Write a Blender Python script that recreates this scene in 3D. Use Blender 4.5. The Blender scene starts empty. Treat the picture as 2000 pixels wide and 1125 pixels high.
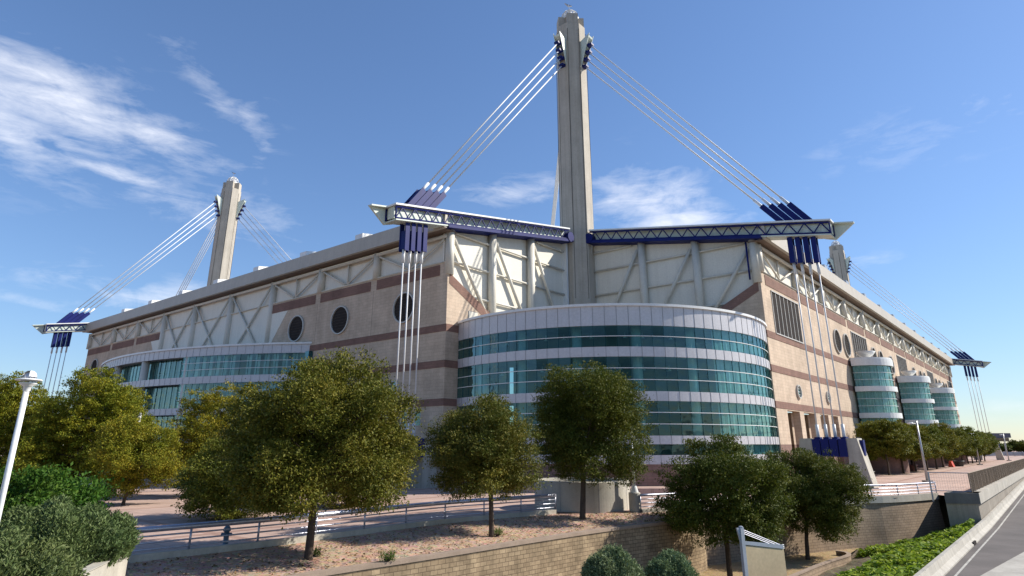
import bpy, bmesh, math, random
import numpy as np
from mathutils import Vector
R = math.radians
scene = bpy.context.scene
COL = scene.collection

# ---------------------------------------------------------------- camera
FPX, CX, CY, EYE = 1232.0, 1000.0, 479.0, 4.5          # focal length and principal point in 2000 px units
PITCH = math.atan2(391.0, FPX)
cd = bpy.data.cameras.new('camera'); cam = bpy.data.objects.new('camera', cd); COL.objects.link(cam)
cd.sensor_width = 36.0; cd.lens = FPX / 2000.0 * 36.0
cd.shift_y = (CY - 562.5) / 2000.0
cd.clip_start = 0.1; cd.clip_end = 12000
cam.location = (0, 0, EYE); cam.rotation_euler = (R(90) + PITCH, 0, 0)
scene.camera = cam

# ---------------------------------------------------------------- sun, sky, exposure
SUN_HEAD, SUN_EL = R(82), R(36)                         # heading measured from +Y towards +X
sd = Vector((math.sin(SUN_HEAD) * math.cos(SUN_EL), math.cos(SUN_HEAD) * math.cos(SUN_EL), math.sin(SUN_EL)))
sl = bpy.data.lights.new('sun', 'SUN'); sun = bpy.data.objects.new('sun', sl); COL.objects.link(sun)
sl.energy = 4.3; sl.angle = R(0.5); sl.color = (1.0, 0.94, 0.84)
sun.location = sd * 300
sun.rotation_euler = (-sd).to_track_quat('-Z', 'Y').to_euler()
scene.view_settings.view_transform = 'Standard'; scene.view_settings.look = 'None'
scene.view_settings.exposure = 0.66; scene.view_settings.gamma = 1.0

def pray(px, py):
    u = (px - CX) / FPX; v = (CY - py) / FPX
    c, s = math.cos(PITCH), math.sin(PITCH)
    return Vector((u, c - s * v, s + c * v))
def gz(px, py, z=0.0):                                  # pixel of the photograph -> point at height z
    d = pray(px, py); t = (z - EYE) / d.z
    return Vector((d.x * t, d.y * t, z))
def at_depth(px, py, Y):
    d = pray(px, py); t = Y / d.y
    return Vector((d.x * t, Y, EYE + d.z * t))

world = bpy.data.worlds.new('World'); scene.world = world; world.use_nodes = True
def build_world():
    nt = world.node_tree; N = nt.nodes; L = nt.links; N.clear()
    out = N.new('ShaderNodeOutputWorld'); bg = N.new('ShaderNodeBackground')
    sky = N.new('ShaderNodeTexSky'); sky.sky_type = 'NISHITA'; sky.sun_disc = False
    sky.sun_elevation = SUN_EL; sky.sun_rotation = SUN_HEAD
    sky.altitude = 500; sky.air_density = 1.0; sky.dust_density = 0.3; sky.ozone_density = 3.0
    bg.inputs["Strength"].default_value = 0.130
    tc = N.new('ShaderNodeTexCoord')
    D = tc.outputs['Generated']
    def math_(op, a, b=None, clamp=False):
        n = N.new('ShaderNodeMath'); n.operation = op; n.use_clamp = clamp
        for i, x in enumerate((a, b)):
            if x is None: continue
            if isinstance(x, (int, float)): n.inputs[i].default_value = x
            else: L.new(x, n.inputs[i])
        return n.outputs[0]
    def dot(vec):
        n = N.new('ShaderNodeVectorMath'); n.operation = 'DOT_PRODUCT'
        L.new(D, n.inputs[0]); n.inputs[1].default_value = vec; return n.outputs['Value']
    def noise(vec, scale, detail, rough, dist=0.0):
        n = N.new('ShaderNodeTexNoise'); n.inputs['Scale'].default_value = scale
        n.inputs['Detail'].default_value = detail; n.inputs['Roughness'].default_value = rough
        n.inputs['Distortion'].default_value = dist
        L.new(vec, n.inputs['Vector']); return n.outputs['Fac']
    def mapped(rot, sc, loc=(0, 0, 0)):
        m = N.new('ShaderNodeMapping'); m.inputs['Rotation'].default_value = rot; m.inputs['Scale'].default_value = sc
        m.inputs['Location'].default_value = loc
        L.new(D, m.inputs['Vector']); return m.outputs[0]
    # cloud banks: direction of the bank's middle, half sizes (angles), tilt, weight
    banks = [((110, 195), .14, .058, -14, .95), ((40, 265), .12, .052, -10, .8), ((290, 262), .12, .036, -14, .78),
             ((225, 338), .08, .013, -6, .95), ((420, 180), .085, .026, -38, .43), ((490, 235), .03, .06, 28, .46), ((512, 290), .02, .045, -6, .42),
             ((330, 385), .15, .030, -16, .62), ((170, 545), .09, .026, 0, .5), ((60, 590), .07, .010, -8, .5),
             ((300, 580), .10, .024, 12, .72), ((1280, 390), .115, .052, -9, .85), ((1320, 432), .10, .024, 0, .95),
             ((1020, 372), .09, .024, 6, .72), ((1850, 235), .2, .04, 6, .30),
             ((1690, 512), .05, .010, 0, .5), ((1955, 800), .08, .014, 0, .4), ((520, 420), .10, .03, -22, .42)]
    total = None
    for (px, py), a, b, tilt, w in banks:
        c = pray(px, py).normalized(); r = c.cross(Vector((0, 0, 1))).normalized(); u = r.cross(c).normalized()
        t = R(tilt); rr = r * math.cos(t) + u * math.sin(t); uu = u * math.cos(t) - r * math.sin(t)
        x = math_('DIVIDE', dot(rr), a); y = math_('DIVIDE', dot(uu), b)
        q = math_('ADD', math_('MULTIPLY', x, x), math_('MULTIPLY', y, y))
        m = math_('MULTIPLY', math_('POWER', 2.718, math_('MULTIPLY', q, -1.0)), w)
        m = math_('MULTIPLY', m, math_('GREATER_THAN', dot(c), 0.0))
        total = m if total is None else math_('MAXIMUM', total, m)
    n1 = noise(mapped((0, R(8), 0), (3.4, 2.4, 8.0)), 2.2, 9, .62, .9)
    n2 = noise(mapped((0, R(10), R(10)), (7.0, 5.0, 24.0), (3, 1, 2)), 2.0, 8, .65, .5)
    nn = math_('ADD', math_('MULTIPLY', n1, .52), math_('MULTIPLY', n2, .48))
    dens = math_('ADD', math_('MULTIPLY', total, 1.05), math_('MULTIPLY', math_('SUBTRACT', nn, .585), 3.4))
    dens = math_('MULTIPLY', math_('MAXIMUM', dens, 0.0), math_('MULTIPLY', math_('POWER', total, .7), 1.15), True)
    mix = N.new('ShaderNodeMix'); mix.data_type = 'RGBA'
    L.new(math_('MULTIPLY', dens, .72), mix.inputs['Factor'])
    gam = N.new('ShaderNodeHueSaturation'); gam.inputs['Saturation'].default_value = 1.04
    L.new(sky.outputs[0], gam.inputs['Color'])
    tn = N.new('ShaderNodeMix'); tn.data_type = 'RGBA'; tn.blend_type = 'MULTIPLY'; tn.inputs['Factor'].default_value = 1.0; tn.inputs['B'].default_value = (.93, .965, 1.04, 1); L.new(gam.outputs[0], tn.inputs['A'])
    bw = N.new('ShaderNodeRGBToBW'); L.new(tn.outputs['Result'], bw.inputs[0])
    sh = math_('DIVIDE', 1.0, math_('ADD', 1.0, math_('MULTIPLY', bw.outputs[0], .10)))
    vm = N.new('ShaderNodeVectorMath'); vm.operation = 'SCALE'; L.new(tn.outputs['Result'], vm.inputs[0]); L.new(sh, vm.inputs['Scale'])
    L.new(vm.outputs[0], mix.inputs['A']); mix.inputs['B'].default_value = (5.6, 5.7, 6.1, 1)
    L.new(mix.outputs['Result'], bg.inputs['Color']); L.new(bg.outputs[0], out.inputs[0])
build_world()

# ---------------------------------------------------------------- materials
def newmat(name):
    m = bpy.data.materials.new(name); m.use_nodes = True
    nt = m.node_tree; b = nt.nodes['Principled BSDF']
    return m, nt, b
def ramp(nt, fac, stops):
    r = nt.nodes.new('ShaderNodeValToRGB'); e = r.color_ramp.elements
    while len(e) > 1: e.remove(e[-1])
    for i, (p, c) in enumerate(stops):
        x = e[0] if i == 0 else e.new(p)
        x.position = p; x.color = (*c, 1)
    nt.links.new(fac, r.inputs[0]); return r.outputs[0]
def mixc(nt, mode, fac, a, b):
    n = nt.nodes.new('ShaderNodeMix'); n.data_type = 'RGBA'; n.blend_type = mode
    for k, v in (('Factor', fac), ('A', a), ('B', b)):
        s = n.inputs[k]
        if isinstance(v, (int, float)): s.default_value = v
        elif isinstance(v, tuple): s.default_value = (*v, 1)
        else: nt.links.new(v, s)
    return n.outputs['Result']
def position(nt): return nt.nodes.new('ShaderNodeNewGeometry').outputs['Position']
def noise_tex(nt, scale, detail=5, rough=.6, vec=None, stretch=None):
    n = nt.nodes.new('ShaderNodeTexNoise'); n.inputs['Scale'].default_value = scale
    n.inputs['Detail'].default_value = detail; n.inputs['Roughness'].default_value = rough
    v = vec if vec is not None else position(nt)
    if stretch:
        m = nt.nodes.new('ShaderNodeMapping'); m.inputs['Scale'].default_value = stretch
        nt.links.new(v, m.inputs['Vector']); v = m.outputs[0]
    nt.links.new(v, n.inputs['Vector']); return n.outputs['Fac']
def bump(nt, b, h, strength, dist=.02):
    n = nt.nodes.new('ShaderNodeBump'); n.inputs['Strength'].default_value = strength; n.inputs['Distance'].default_value = dist
    nt.links.new(h, n.inputs['Height']); nt.links.new(n.outputs[0], b.inputs['Normal'])
def scaled(c, k): return tuple(min(1, x * k) for x in c)
def mottled(name, c, rough=.7, scale=1.0, amp=.18, fine=14.0, metal=0.0, streak=0.0, bmp=0.0, spec=.4):
    """painted metal, concrete: broad stains, fine grain, optional rain streaks"""
    m, nt, b = newmat(name)
    f = ramp(nt, noise_tex(nt, scale, 6, .65), [(.3, scaled(c, 1 - amp)), (.7, scaled(c, 1 + amp * .6))])
    g = noise_tex(nt, fine, 4, .6)
    f = mixc(nt, 'MULTIPLY', .5, f, ramp(nt, g, [(.3, (.82, .82, .82)), (.7, (1.12, 1.12, 1.12))]))
    if streak:
        s = noise_tex(nt, 1.0, 5, .6, None, (1.6, 1.6, .06))
        f = mixc(nt, 'MULTIPLY', streak, f, ramp(nt, s, [(.35, (.55, .52, .48)), (.6, (1.05, 1.05, 1.05))]))
    nt.links.new(f, b.inputs['Base Color']); b.inputs['Roughness'].default_value = rough
    b.inputs['Metallic'].default_value = metal; b.inputs['Specular IOR Level'].default_value = spec
    if bmp: bump(nt, b, g, bmp)
    return m
def brickmat(name, udir, c1, c2, cm, bw, bh, mortar=.012, rough=.85, bmp=.3, stain=.25, scale_noise=.35):
    m, nt, b = newmat(name)
    p = position(nt)
    d = nt.nodes.new('ShaderNodeVectorMath'); d.operation = 'DOT_PRODUCT'; nt.links.new(p, d.inputs[0]); d.inputs[1].default_value = udir
    sp = nt.nodes.new('ShaderNodeSeparateXYZ'); nt.links.new(p, sp.inputs[0])
    cb = nt.nodes.new('ShaderNodeCombineXYZ'); nt.links.new(d.outputs['Value'], cb.inputs[0]); nt.links.new(sp.outputs[2], cb.inputs[1])
    br = nt.nodes.new('ShaderNodeTexBrick'); nt.links.new(cb.outputs[0], br.inputs['Vector'])
    br.inputs['Color1'].default_value = (*c1, 1); br.inputs['Color2'].default_value = (*c2, 1); br.inputs['Mortar'].default_value = (*cm, 1)
    br.inputs['Scale'].default_value = 1.0; br.inputs['Brick Width'].default_value = bw; br.inputs['Row Height'].default_value = bh
    br.inputs['Mortar Size'].default_value = mortar; br.inputs['Mortar Smooth'].default_value = .3; br.inputs['Bias'].default_value = 0
    st = ramp(nt, noise_tex(nt, scale_noise, 7, .65), [(.3, (1 - stain,) * 3), (.7, (1.08,) * 3)])
    f = mixc(nt, 'MULTIPLY', 1.0, br.outputs['Color'], st)
    f = mixc(nt, 'MULTIPLY', .6, f, ramp(nt, noise_tex(nt, 9, 4, .7), [(.3, (.78,) * 3), (.7, (1.15,) * 3)]))
    f = mixc(nt, 'MULTIPLY', .35, f, ramp(nt, noise_tex(nt, 1.0, 5, .6, None, (1.1, 1.1, .05)), [(.32, (.72, .70, .68)), (.6, (1.05, 1.05, 1.05))]))
    nt.links.new(f, b.inputs['Base Color']); b.inputs['Roughness'].default_value = rough
    b.inputs['Specular IOR Level'].default_value = .25
    bump(nt, b, br.outputs['Fac'], -bmp, .03)
    return m
def glassmat(name, tint, refl, rough=.02, see=.55):
    """tinted curtain-wall glass: mirror reflection by angle over a tinted clear pane"""
    m = bpy.data.materials.new(name); m.use_nodes = True; nt = m.node_tree; N = nt.nodes; N.clear()
    o = N.new('ShaderNodeOutputMaterial')
    tr = N.new('ShaderNodeBsdfTransparent'); tr.inputs[0].default_value = (*tint, 1)
    df = N.new('ShaderNodeBsdfDiffuse'); df.inputs[0].default_value = (.022, .095, .105, 1)
    gl = N.new('ShaderNodeBsdfGlossy'); gl.inputs['Roughness'].default_value = rough; gl.inputs[0].default_value = (*refl, 1)
    lw = N.new('ShaderNodeLayerWeight'); lw.inputs['Blend'].default_value = .42
    f = N.new('ShaderNodeMath'); f.operation = 'MULTIPLY_ADD'; f.inputs[1].default_value = .42; f.inputs[2].default_value = .0
    nt.links.new(lw.outputs['Facing'], f.inputs[0])
    gr = N.new('ShaderNodeNewGeometry'); fv = N.new('ShaderNodeMath'); fv.operation = 'MULTIPLY_ADD'; fv.inputs[1].default_value = .05
    nt.links.new(gr.outputs['Random Per Island'], fv.inputs[0]); nt.links.new(f.outputs[0], fv.inputs[2]); f = fv
    bp = N.new('ShaderNodeBump'); bp.inputs['Strength'].default_value = .12; bp.inputs['Distance'].default_value = .4
    nt.links.new(noise_tex(nt, .7, 2, .5), bp.inputs['Height']); nt.links.new(bp.outputs[0], gl.inputs['Normal'])
    m1 = N.new('ShaderNodeMixShader'); m1.inputs[0].default_value = see
    nt.links.new(df.outputs[0], m1.inputs[1]); nt.links.new(tr.outputs[0], m1.inputs[2])
    m2 = N.new('ShaderNodeMixShader'); nt.links.new(f.outputs[0], m2.inputs[0])
    nt.links.new(m1.outputs[0], m2.inputs[1]); nt.links.new(gl.outputs[0], m2.inputs[2])
    nt.links.new(m2.outputs[0], o.inputs[0]); return m
def leafmat(name, cols, patch=.5, trans=.22):
    """leaf colour varies leaf by leaf and in broad patches of older and younger growth"""
    m, nt, b = newmat(name)
    gi = nt.nodes.new('ShaderNodeNewGeometry')
    oi = nt.nodes.new('ShaderNodeObjectInfo')
    base = ramp(nt, gi.outputs['Random Per Island'], [(i / (len(cols) - 1), c) for i, c in enumerate(cols)])
    pn = noise_tex(nt, .55, 3, .6)
    f = mixc(nt, 'MULTIPLY', patch, base, ramp(nt, pn, [(.35, (.68, .84, .7)), (.5, (1, 1, 1)), (.66, (1.36, 1.2, .85))]))
    tint = ramp(nt, oi.outputs['Random'], [(0, (.88, 1.0, .92)), (1, (1.14, 1.02, .95))])
    f = mixc(nt, 'MULTIPLY', 1.0, f, tint)
    nt.links.new(f, b.inputs['Base Color']); b.inputs['Roughness'].default_value = .6; b.inputs['Specular IOR Level'].default_value = .18
    t = nt.nodes.new('ShaderNodeBsdfTranslucent'); nt.links.new(f, t.inputs[0])
    mx = nt.nodes.new('ShaderNodeMixShader'); mx.inputs[0].default_value = trans
    o = [n for n in nt.nodes if n.type == 'OUTPUT_MATERIAL'][0]
    nt.links.new(b.outputs[0], mx.inputs[1]); nt.links.new(t.outputs[0], mx.inputs[2]); nt.links.new(mx.outputs[0], o.inputs[0])
    return m

# ---------------------------------------------------------------- mesh helpers
Z = Vector((0, 0, 1))
class MB:
    def __init__(s): s.v = []; s.f = []
    def add(s, vs, fs):
        n = len(s.v); s.v += [tuple(x) for x in vs]; s.f += [tuple(i + n for i in f) for f in fs]; return s
    def quad(s, a, b, c, d): return s.add([a, b, c, d], [(0, 1, 2, 3)])
    def box(s, o, X, Y, Zv):                      # corner + three edge vectors
        o, X, Y, Zv = Vector(o), Vector(X), Vector(Y), Vector(Zv)
        v = [o, o + X, o + X + Y, o + Y]; v += [p + Zv for p in v]
        f = [(0, 3, 2, 1), (4, 5, 6, 7), (0, 1, 5, 4), (1, 2, 6, 5), (2, 3, 7, 6), (3, 0, 4, 7)]
        if X.cross(Y).dot(Zv) < 0: f = [q[::-1] for q in f]
        return s.add(v, f)
    def cbox(s, c, X, Y, Zv):                     # centred on the bottom face
        X, Y, Zv = Vector(X), Vector(Y), Vector(Zv); return s.box(Vector(c) - X / 2 - Y / 2, X, Y, Zv)
    def prism(s, pts, ext):                       # planar polygon pushed along ext
        pts = [Vector(p) for p in pts]; ext = Vector(ext); n = len(pts)
        nrm = Vector((0, 0, 0))
        for i in range(n): nrm += pts[i].cross(pts[(i + 1) % n])
        if nrm.dot(ext) > 0: pts = pts[::-1]
        v = pts + [p + ext for p in pts]
        f = [tuple(range(n)), tuple(range(2 * n - 1, n - 1, -1))]
        f += [(i, n + i, n + (i + 1) % n, (i + 1) % n) for i in range(n)]
        return s.add(v, f)
    def tube(s, pts, rad, n=8, caps=True):
        pts = [Vector(p) for p in pts]
        if not isinstance(rad, (list, tuple)): rad = [rad] * len(pts)
        v = []; f = []; prev = None
        for i, p in enumerate(pts):
            d = (pts[min(i + 1, len(pts) - 1)] - pts[max(i - 1, 0)]).normalized()
            if prev is None:
                a = Z if abs(d.z) < .9 else Vector((1, 0, 0)); x = d.cross(a).normalized()
            else:
                x = (prev - d * prev.dot(d)).normalized()
            prev = x; y = d.cross(x)
            for k in range(n):
                q = 2 * math.pi * k / n; v.append(p + (x * math.cos(q) + y * math.sin(q)) * rad[i])
        for i in range(len(pts) - 1):
            for k in range(n):
                f.append((i * n + k, i * n + (k + 1) % n, (i + 1) * n + (k + 1) % n, (i + 1) * n + k))
        if caps: f.append(tuple(range(n - 1, -1, -1))); f.append(tuple(range((len(pts) - 1) * n, len(pts) * n)))
        return s.add(v, f)
    def lathe(s, c, prof, n=24, a0=0, a1=2 * math.pi):       # profile of (r, z) about the vertical through c
        c = Vector(c); full = abs(a1 - a0 - 2 * math.pi) < 1e-6; m = n if full else n + 1; v = []; f = []
        for r, z in prof:
            for k in range(m):
                q = a0 + (a1 - a0) * k / n; v.append(c + Vector((r * math.cos(q), r * math.sin(q), z)))
        for i in range(len(prof) - 1):
            for k in range(n):
                k2 = (k + 1) % m; f.append((i * m + k, i * m + k2, (i + 1) * m + k2, (i + 1) * m + k))
        return s.add(v, f)
    def ring(s, c, X, Y, Nn, r0, r1, th, n=32):              # flat annulus standing in plane X,Y
        v = []
        for k in range(n):
            q = 2 * math.pi * k / n; e = X * math.cos(q) + Y * math.sin(q)
            v += [c + e * r0, c + e * r1, c + e * r1 + Nn * th, c + e * r0 + Nn * th]
        f = []
        for k in range(n):
            a = 4 * k; b = 4 * ((k + 1) % n)
            f += [(a + 3, a + 2, b + 2, b + 3), (a + 1, b + 1, b + 2, a + 2), (a, a + 3, b + 3, b)]
        return s.add(v, f)
    def disc(s, c, X, Y, r, n=32):
        return s.add([c + (X * math.cos(2 * math.pi * k / n) + Y * math.sin(2 * math.pi * k / n)) * r for k in range(n)], [tuple(range(n))])
    def build(s, name, mat, parent=None, smooth=False, label=None):
        off = Vector((0, 0, 0)); q = parent
        while q is not None: off += q.location; q = q.parent
        me = bpy.data.meshes.new(name)
        me.from_pydata([(x - off.x, y - off.y, z - off.z) for x, y, z in s.v], [], s.f); me.update()
        if smooth: me.polygons.foreach_set('use_smooth', [True] * len(me.polygons))
        o = bpy.data.objects.new(name, me); COL.objects.link(o); me.materials.append(mat)
        if parent: o.parent = parent
        if label: o['label'] = label
        return o
def thing(name, label, cat, loc=(0, 0, 0), group=None):
    o = bpy.data.objects.new(name, None); COL.objects.link(o); o.location = loc; o.empty_display_size = .5
    return tag(o, label, cat, group)
def tag(o, label, cat, group=None):
    o['label'] = label; o['category'] = cat
    if group: o['group'] = group
    return o
def structure(o, label, kind='structure'):
    o['kind'] = kind; o['label'] = label; o['category'] = o.name.split('.')[0].replace('_', ' '); return o
def copy_tree(o, loc, rotz=0.0, scale=None, parent=None):
    c = o.copy(); COL.objects.link(c)
    if parent is not None: c.parent = parent
    else:
        c.location = loc; c.rotation_euler = (0, 0, rotz)
        if scale: c.scale = scale
    for ch in list(o.children): copy_tree(ch, None, 0, None, c)
    return c
def resample(pts, n):
    pts = [Vector(p) for p in pts]; L = [0]
    for a, b in zip(pts, pts[1:]): L.append(L[-1] + (b - a).length)
    out = []; j = 0
    for i in range(n):
        d = L[-1] * i / (n - 1)
        while j < len(L) - 2 and d > L[j + 1]: j += 1
        k = (d - L[j]) / max(1e-9, L[j + 1] - L[j]); out.append(pts[j].lerp(pts[j + 1], k))
    return out
def smooth_line(pts, n, it=2):
    for _ in range(it):
        q = [pts[0]]
        for a, b in zip(pts, pts[1:]): q += [Vector(a).lerp(Vector(b), .25), Vector(a).lerp(Vector(b), .75)]
        pts = q + [pts[-1]]
    return resample(pts, n)

# ---------------------------------------------------------------- plan of the building
aL, aR = R(51), R(40.3)
uL = Vector((-math.sin(aL), math.cos(aL), 0)); uR = Vector((math.sin(aR), math.cos(aR), 0))
nL = Vector((-uL.y, uL.x, 0)); nR = Vector((uR.y, -uR.x, 0))           # outward normals of the two long facades
A = Vector((-8.2, 77.71, 0)); C = Vector((33.32, 82.08, 0)); T = Vector((10.9, 100.24, 0))
LL, LR, NW = 123.3, 184.0, 29.2                                          # facade lengths, notch size
A2 = A + uL * LL; C2 = C + uR * LR
def LF(t, out, z): return A + uL * t + nL * out + Z * z
def RF(t, out, z): return C + uR * t + nR * out + Z * z

M = {}
M['brickL'] = brickmat('tan_block_left', uL, (.62, .49, .37), (.565, .44, .33), (.46, .365, .28), 1.1, .42, .02)
M['brickR'] = brickmat('tan_block_right', uR, (.62, .49, .37), (.565, .44, .33), (.46, .365, .28), 1.1, .42, .02)
M['bandL'] = brickmat('brown_band_left', uL, (.27, .155, .12), (.235, .135, .105), (.19, .12, .10), .8, .3, .02)
M['bandR'] = brickmat('brown_band_right', uR, (.27, .155, .12), (.235, .135, .105), (.19, .12, .10), .8, .3, .02)
M['cream'] = mottled('cream_metal_panel', (.74, .70, .605), .55, .25, .05, 6, 0, .10)
M['creamsteel'] = mottled('cream_painted_steel', (.66, .62, .53), .5, .5, .08, 8, 0, .12)
M['fascia'] = mottled('taupe_fascia_metal', (.47, .42, .345), .5, .2, .08, 5, 0, .15)
M['soffit'] = mottled('brown_soffit', (.20, .145, .11), .7, .4, .12)
M['concrete'] = mottled('mast_concrete', (.47, .425, .36), .85, .35, .12, 5, 0, .35, .2)
M['concrete2'] = mottled('cast_concrete', (.46, .43, .365), .85, .6, .14, 9, 0, .3, .3)
M['palec'] = mottled('pale_concrete', (.43, .40, .345), .85, .5, .2, 9, 0, .3, .2)
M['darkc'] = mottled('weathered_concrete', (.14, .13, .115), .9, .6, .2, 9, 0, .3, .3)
M['blue'] = mottled('blue_painted_steel', (.006, .013, .125), .5, .6, .2, 8, 0, .2, 0, .2)
M['white'] = mottled('white_painted_steel', (.78, .78, .76), .4, .5, .06, 8, 0, .12)
M['palegreen'] = mottled('pale_green_plate', (.62, .68, .60), .45, .4, .06, 8, 0, .15)
M['cable'] = mottled('white_cable_sheath', (.70, .70, .70), .45, .5, .06)
M['grey'] = mottled('grey_galvanised', (.42, .43, .45), .38, 1.2, .12, 10, .5)
M['rail'] = mottled('silver_rail_paint', (.44, .45, .52), .32, 1.4, .12, 10, .6)
M['panelw'] = mottled('silver_spandrel_panel', (.56, .545, .56), .42, .3, .05, 5, .15, .1)
M['seam'] = mottled('dark_joint', (.23, .23, .24), .7)
M['louv'] = mottled('dark_louvre_blade', (.085, .075, .068), .95, .8, .2, 14, 0, 0, 0, .05)
M['dark'] = mottled('dark_louvre', (.042, .036, .034), .9, .8, .2, 14, 0, 0, 0, .08)
M['slat'] = mottled('aluminium_slat', (.50, .48, .44), .45, .5, .08)
M['glass'] = glassmat('teal_curtain_glass', (.50, .80, .80), (.58, .82, .84), .02, .78)
M['glassl'] = glassmat('light_teal_glass', (.66, .90, .88), (.62, .84, .86), .02, .86)
M['glassd'] = glassmat('dark_teal_glass', (.16, .38, .40), (.5, .75, .8), .03, .35)
M['intfloor'] = mottled('hall_floor_slab', (.36, .36, .34), .8)
M['intcol'] = mottled('hall_column_paint', (.62, .64, .62), .7)
M['intwall'] = mottled('hall_back_wall', (.34, .35, .33), .8, .15, .3)
M['basebrown'] = brickmat('reddish_base_block', uR, (.27, .17, .14), (.235, .145, .12), (.17, .12, .1), .8, .3, .02)
M['redwood'] = mottled('bark', (.085, .062, .045), .95, 6, .3, 30, 0, 0, .8)
M['roof'] = mottled('roof_membrane', (.55, .54, .50), .8, .1, .1)
M['tan'] = mottled('tan_sign_panel', (.58, .46, .29), .5, .9, .1, 6)
M['tanback'] = mottled('steel_post_paint', (.36, .40, .46), .4, 1, .1)

# ---------------------------------------------------------------- setting
def paving():
    m, nt, b = newmat('pink_plaza_pavers')
    p = position(nt); mp = nt.nodes.new('ShaderNodeMapping'); mp.inputs['Rotation'].default_value = (0, 0, R(40)); nt.links.new(p, mp.inputs[0])
    br = nt.nodes.new('ShaderNodeTexBrick'); nt.links.new(mp.outputs[0], br.inputs['Vector'])
    br.offset = 0; br.inputs['Scale'].default_value = 1; br.inputs['Brick Width'].default_value = .9; br.inputs['Row Height'].default_value = .9
    br.inputs['Color1'].default_value = (.53, .375, .305, 1); br.inputs['Color2'].default_value = (.48, .345, .28, 1)
    br.inputs['Mortar'].default_value = (.30, .215, .175, 1); br.inputs['Mortar Size'].default_value = .02
    big = ramp(nt, noise_tex(nt, .12, 6, .65), [(.3, (.78, .76, .76)), (.55, (1, 1, 1)), (.72, (1.14, 1.1, 1.06))])
    f = mixc(nt, 'MULTIPLY', 1, br.outputs['Color'], big)
    # broad courses of a redder paver
    b2 = nt.nodes.new('ShaderNodeTexBrick'); nt.links.new(mp.outputs[0], b2.inputs['Vector']); b2.offset = 0
    b2.inputs['Scale'].default_value = 1; b2.inputs['Brick Width'].default_value = 9; b2.inputs['Row Height'].default_value = 9; b2.inputs['Mortar Size'].default_value = .35
    b2.inputs['Color1'].default_value = (1, 1, 1, 1); b2.inputs['Color2'].default_value = (1, 1, 1, 1); b2.inputs['Mortar'].default_value = (.74, .64, .60, 1)
    f = mixc(nt, 'MULTIPLY', .8, f, b2.outputs['Color'])
    f = mixc(nt, 'MULTIPLY', .5, f, ramp(nt, noise_tex(nt, 5, 4, .7), [(.3, (.8,) * 3), (.7, (1.12,) * 3)]))
    nt.links.new(f, b.inputs['Base Color']); b.inputs['Roughness'].default_value = .85; b.inputs['Specular IOR Level'].default_value = .25
    return m
def gravel(name, c, c2, s=6):
    m, nt, b = newmat(name)
    n = noise_tex(nt, s, 6, .8)
    v = nt.nodes.new('ShaderNodeTexVoronoi'); v.inputs['Scale'].default_value = s * .8; nt.links.new(position(nt), v.inputs['Vector'])
    f = ramp(nt, n, [(.36, scaled(c2, .6)), (.48, c), (.62, scaled(c, 1.25))])
    f = mixc(nt, 'MIX', .35, f, mixc(nt, 'MULTIPLY', .8, c, v.outputs['Color']))
    f = mixc(nt, 'MULTIPLY', .8, f, ramp(nt, noise_tex(nt, .6, 6, .7), [(.3, (.68, .64, .58)), (.6, (1.08, 1.06, 1.05))]))
    nt.links.new(f, b.inputs['Base Color']); b.inputs['Roughness'].default_value = .95; b.inputs['Specular IOR Level'].default_value = .15
    bump(nt, b, n, .7, .05); return m
M['paving'] = paving()
M['mulch'] = gravel('tan_gravel_mulch', (.53, .375, .275), (.40, .28, .20))
M['straw'] = gravel('straw_mulch', (.42, .31, .17), (.24, .16, .08), 18)
M['soil'] = gravel('dry_soil', (.20, .17, .11), (.10, .085, .05), 6)
M['asphalt'] = mottled('worn_asphalt', (.125, .108, .098), .9, .25, .3, 20, 0, 0, .3)
M['paint'] = mottled('road_paint', (.45, .43, .38), .8, 1.5, .4, 14)

def sheet(name, pts, mat, label, kind='structure'):
    mb = MB(); mb.add(pts, [tuple(range(len(pts)))]); o = mb.build(name, mat); return structure(o, label, kind)
def strip(mb, a, b, m=1, wob=0.0, rnd=None):
    n = len(a); base = len(mb.v)
    for i in range(n):
        for j in range(m + 1):
            p = a[i].lerp(b[i], j / m)
            if wob and 0 < j < m: p = p + Z * rnd.uniform(-wob, wob)
            mb.v.append(tuple(p))
    for i in range(n - 1):
        for j in range(m):
            q = base + i * (m + 1) + j; mb.f.append((q, q + 1, q + m + 2, q + m + 1))

# lines of the foreground, left to right
RAILB = [Vector((-42, -2, 0)), gz(235, 1096, 0), gz(430, 1075, 0), gz(640, 1050, 0), gz(850, 1021, 0), gz(1000, 1008, 0), gz(1085, 1001, 0)]
EDGE2 = [gz(1252, 999, 0), gz(1400, 990, 0), gz(1560, 980, 0), gz(1665, 974, 0), gz(1750, 972, 0), gz(1830, 966, 0)]
BLK = Vector((39.8, 58.0, 0))                                    # near corner of the road wall
RWALL = lambda t, out, z: BLK + uR * t + nR * out + Z * z
plaza_pts = [Vector((-500, -60, 0)), Vector((-60, -14, 0))] + RAILB + EDGE2 + [RWALL(2, -1.0, 0), RWALL(700, -1.0, 0), Vector((500, 900, 0)), Vector((-700, 900, 0))]
sheet('plaza', plaza_pts, M['paving'], 'pink paved plaza around the stadium')
sheet('ground', [(-4000, -3000, -6.5), (4000, -3000, -6.5), (4000, 6000, -6.5), (-4000, 6000, -6.5)], M['soil'], 'dry low ground reaching the horizon')

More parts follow.
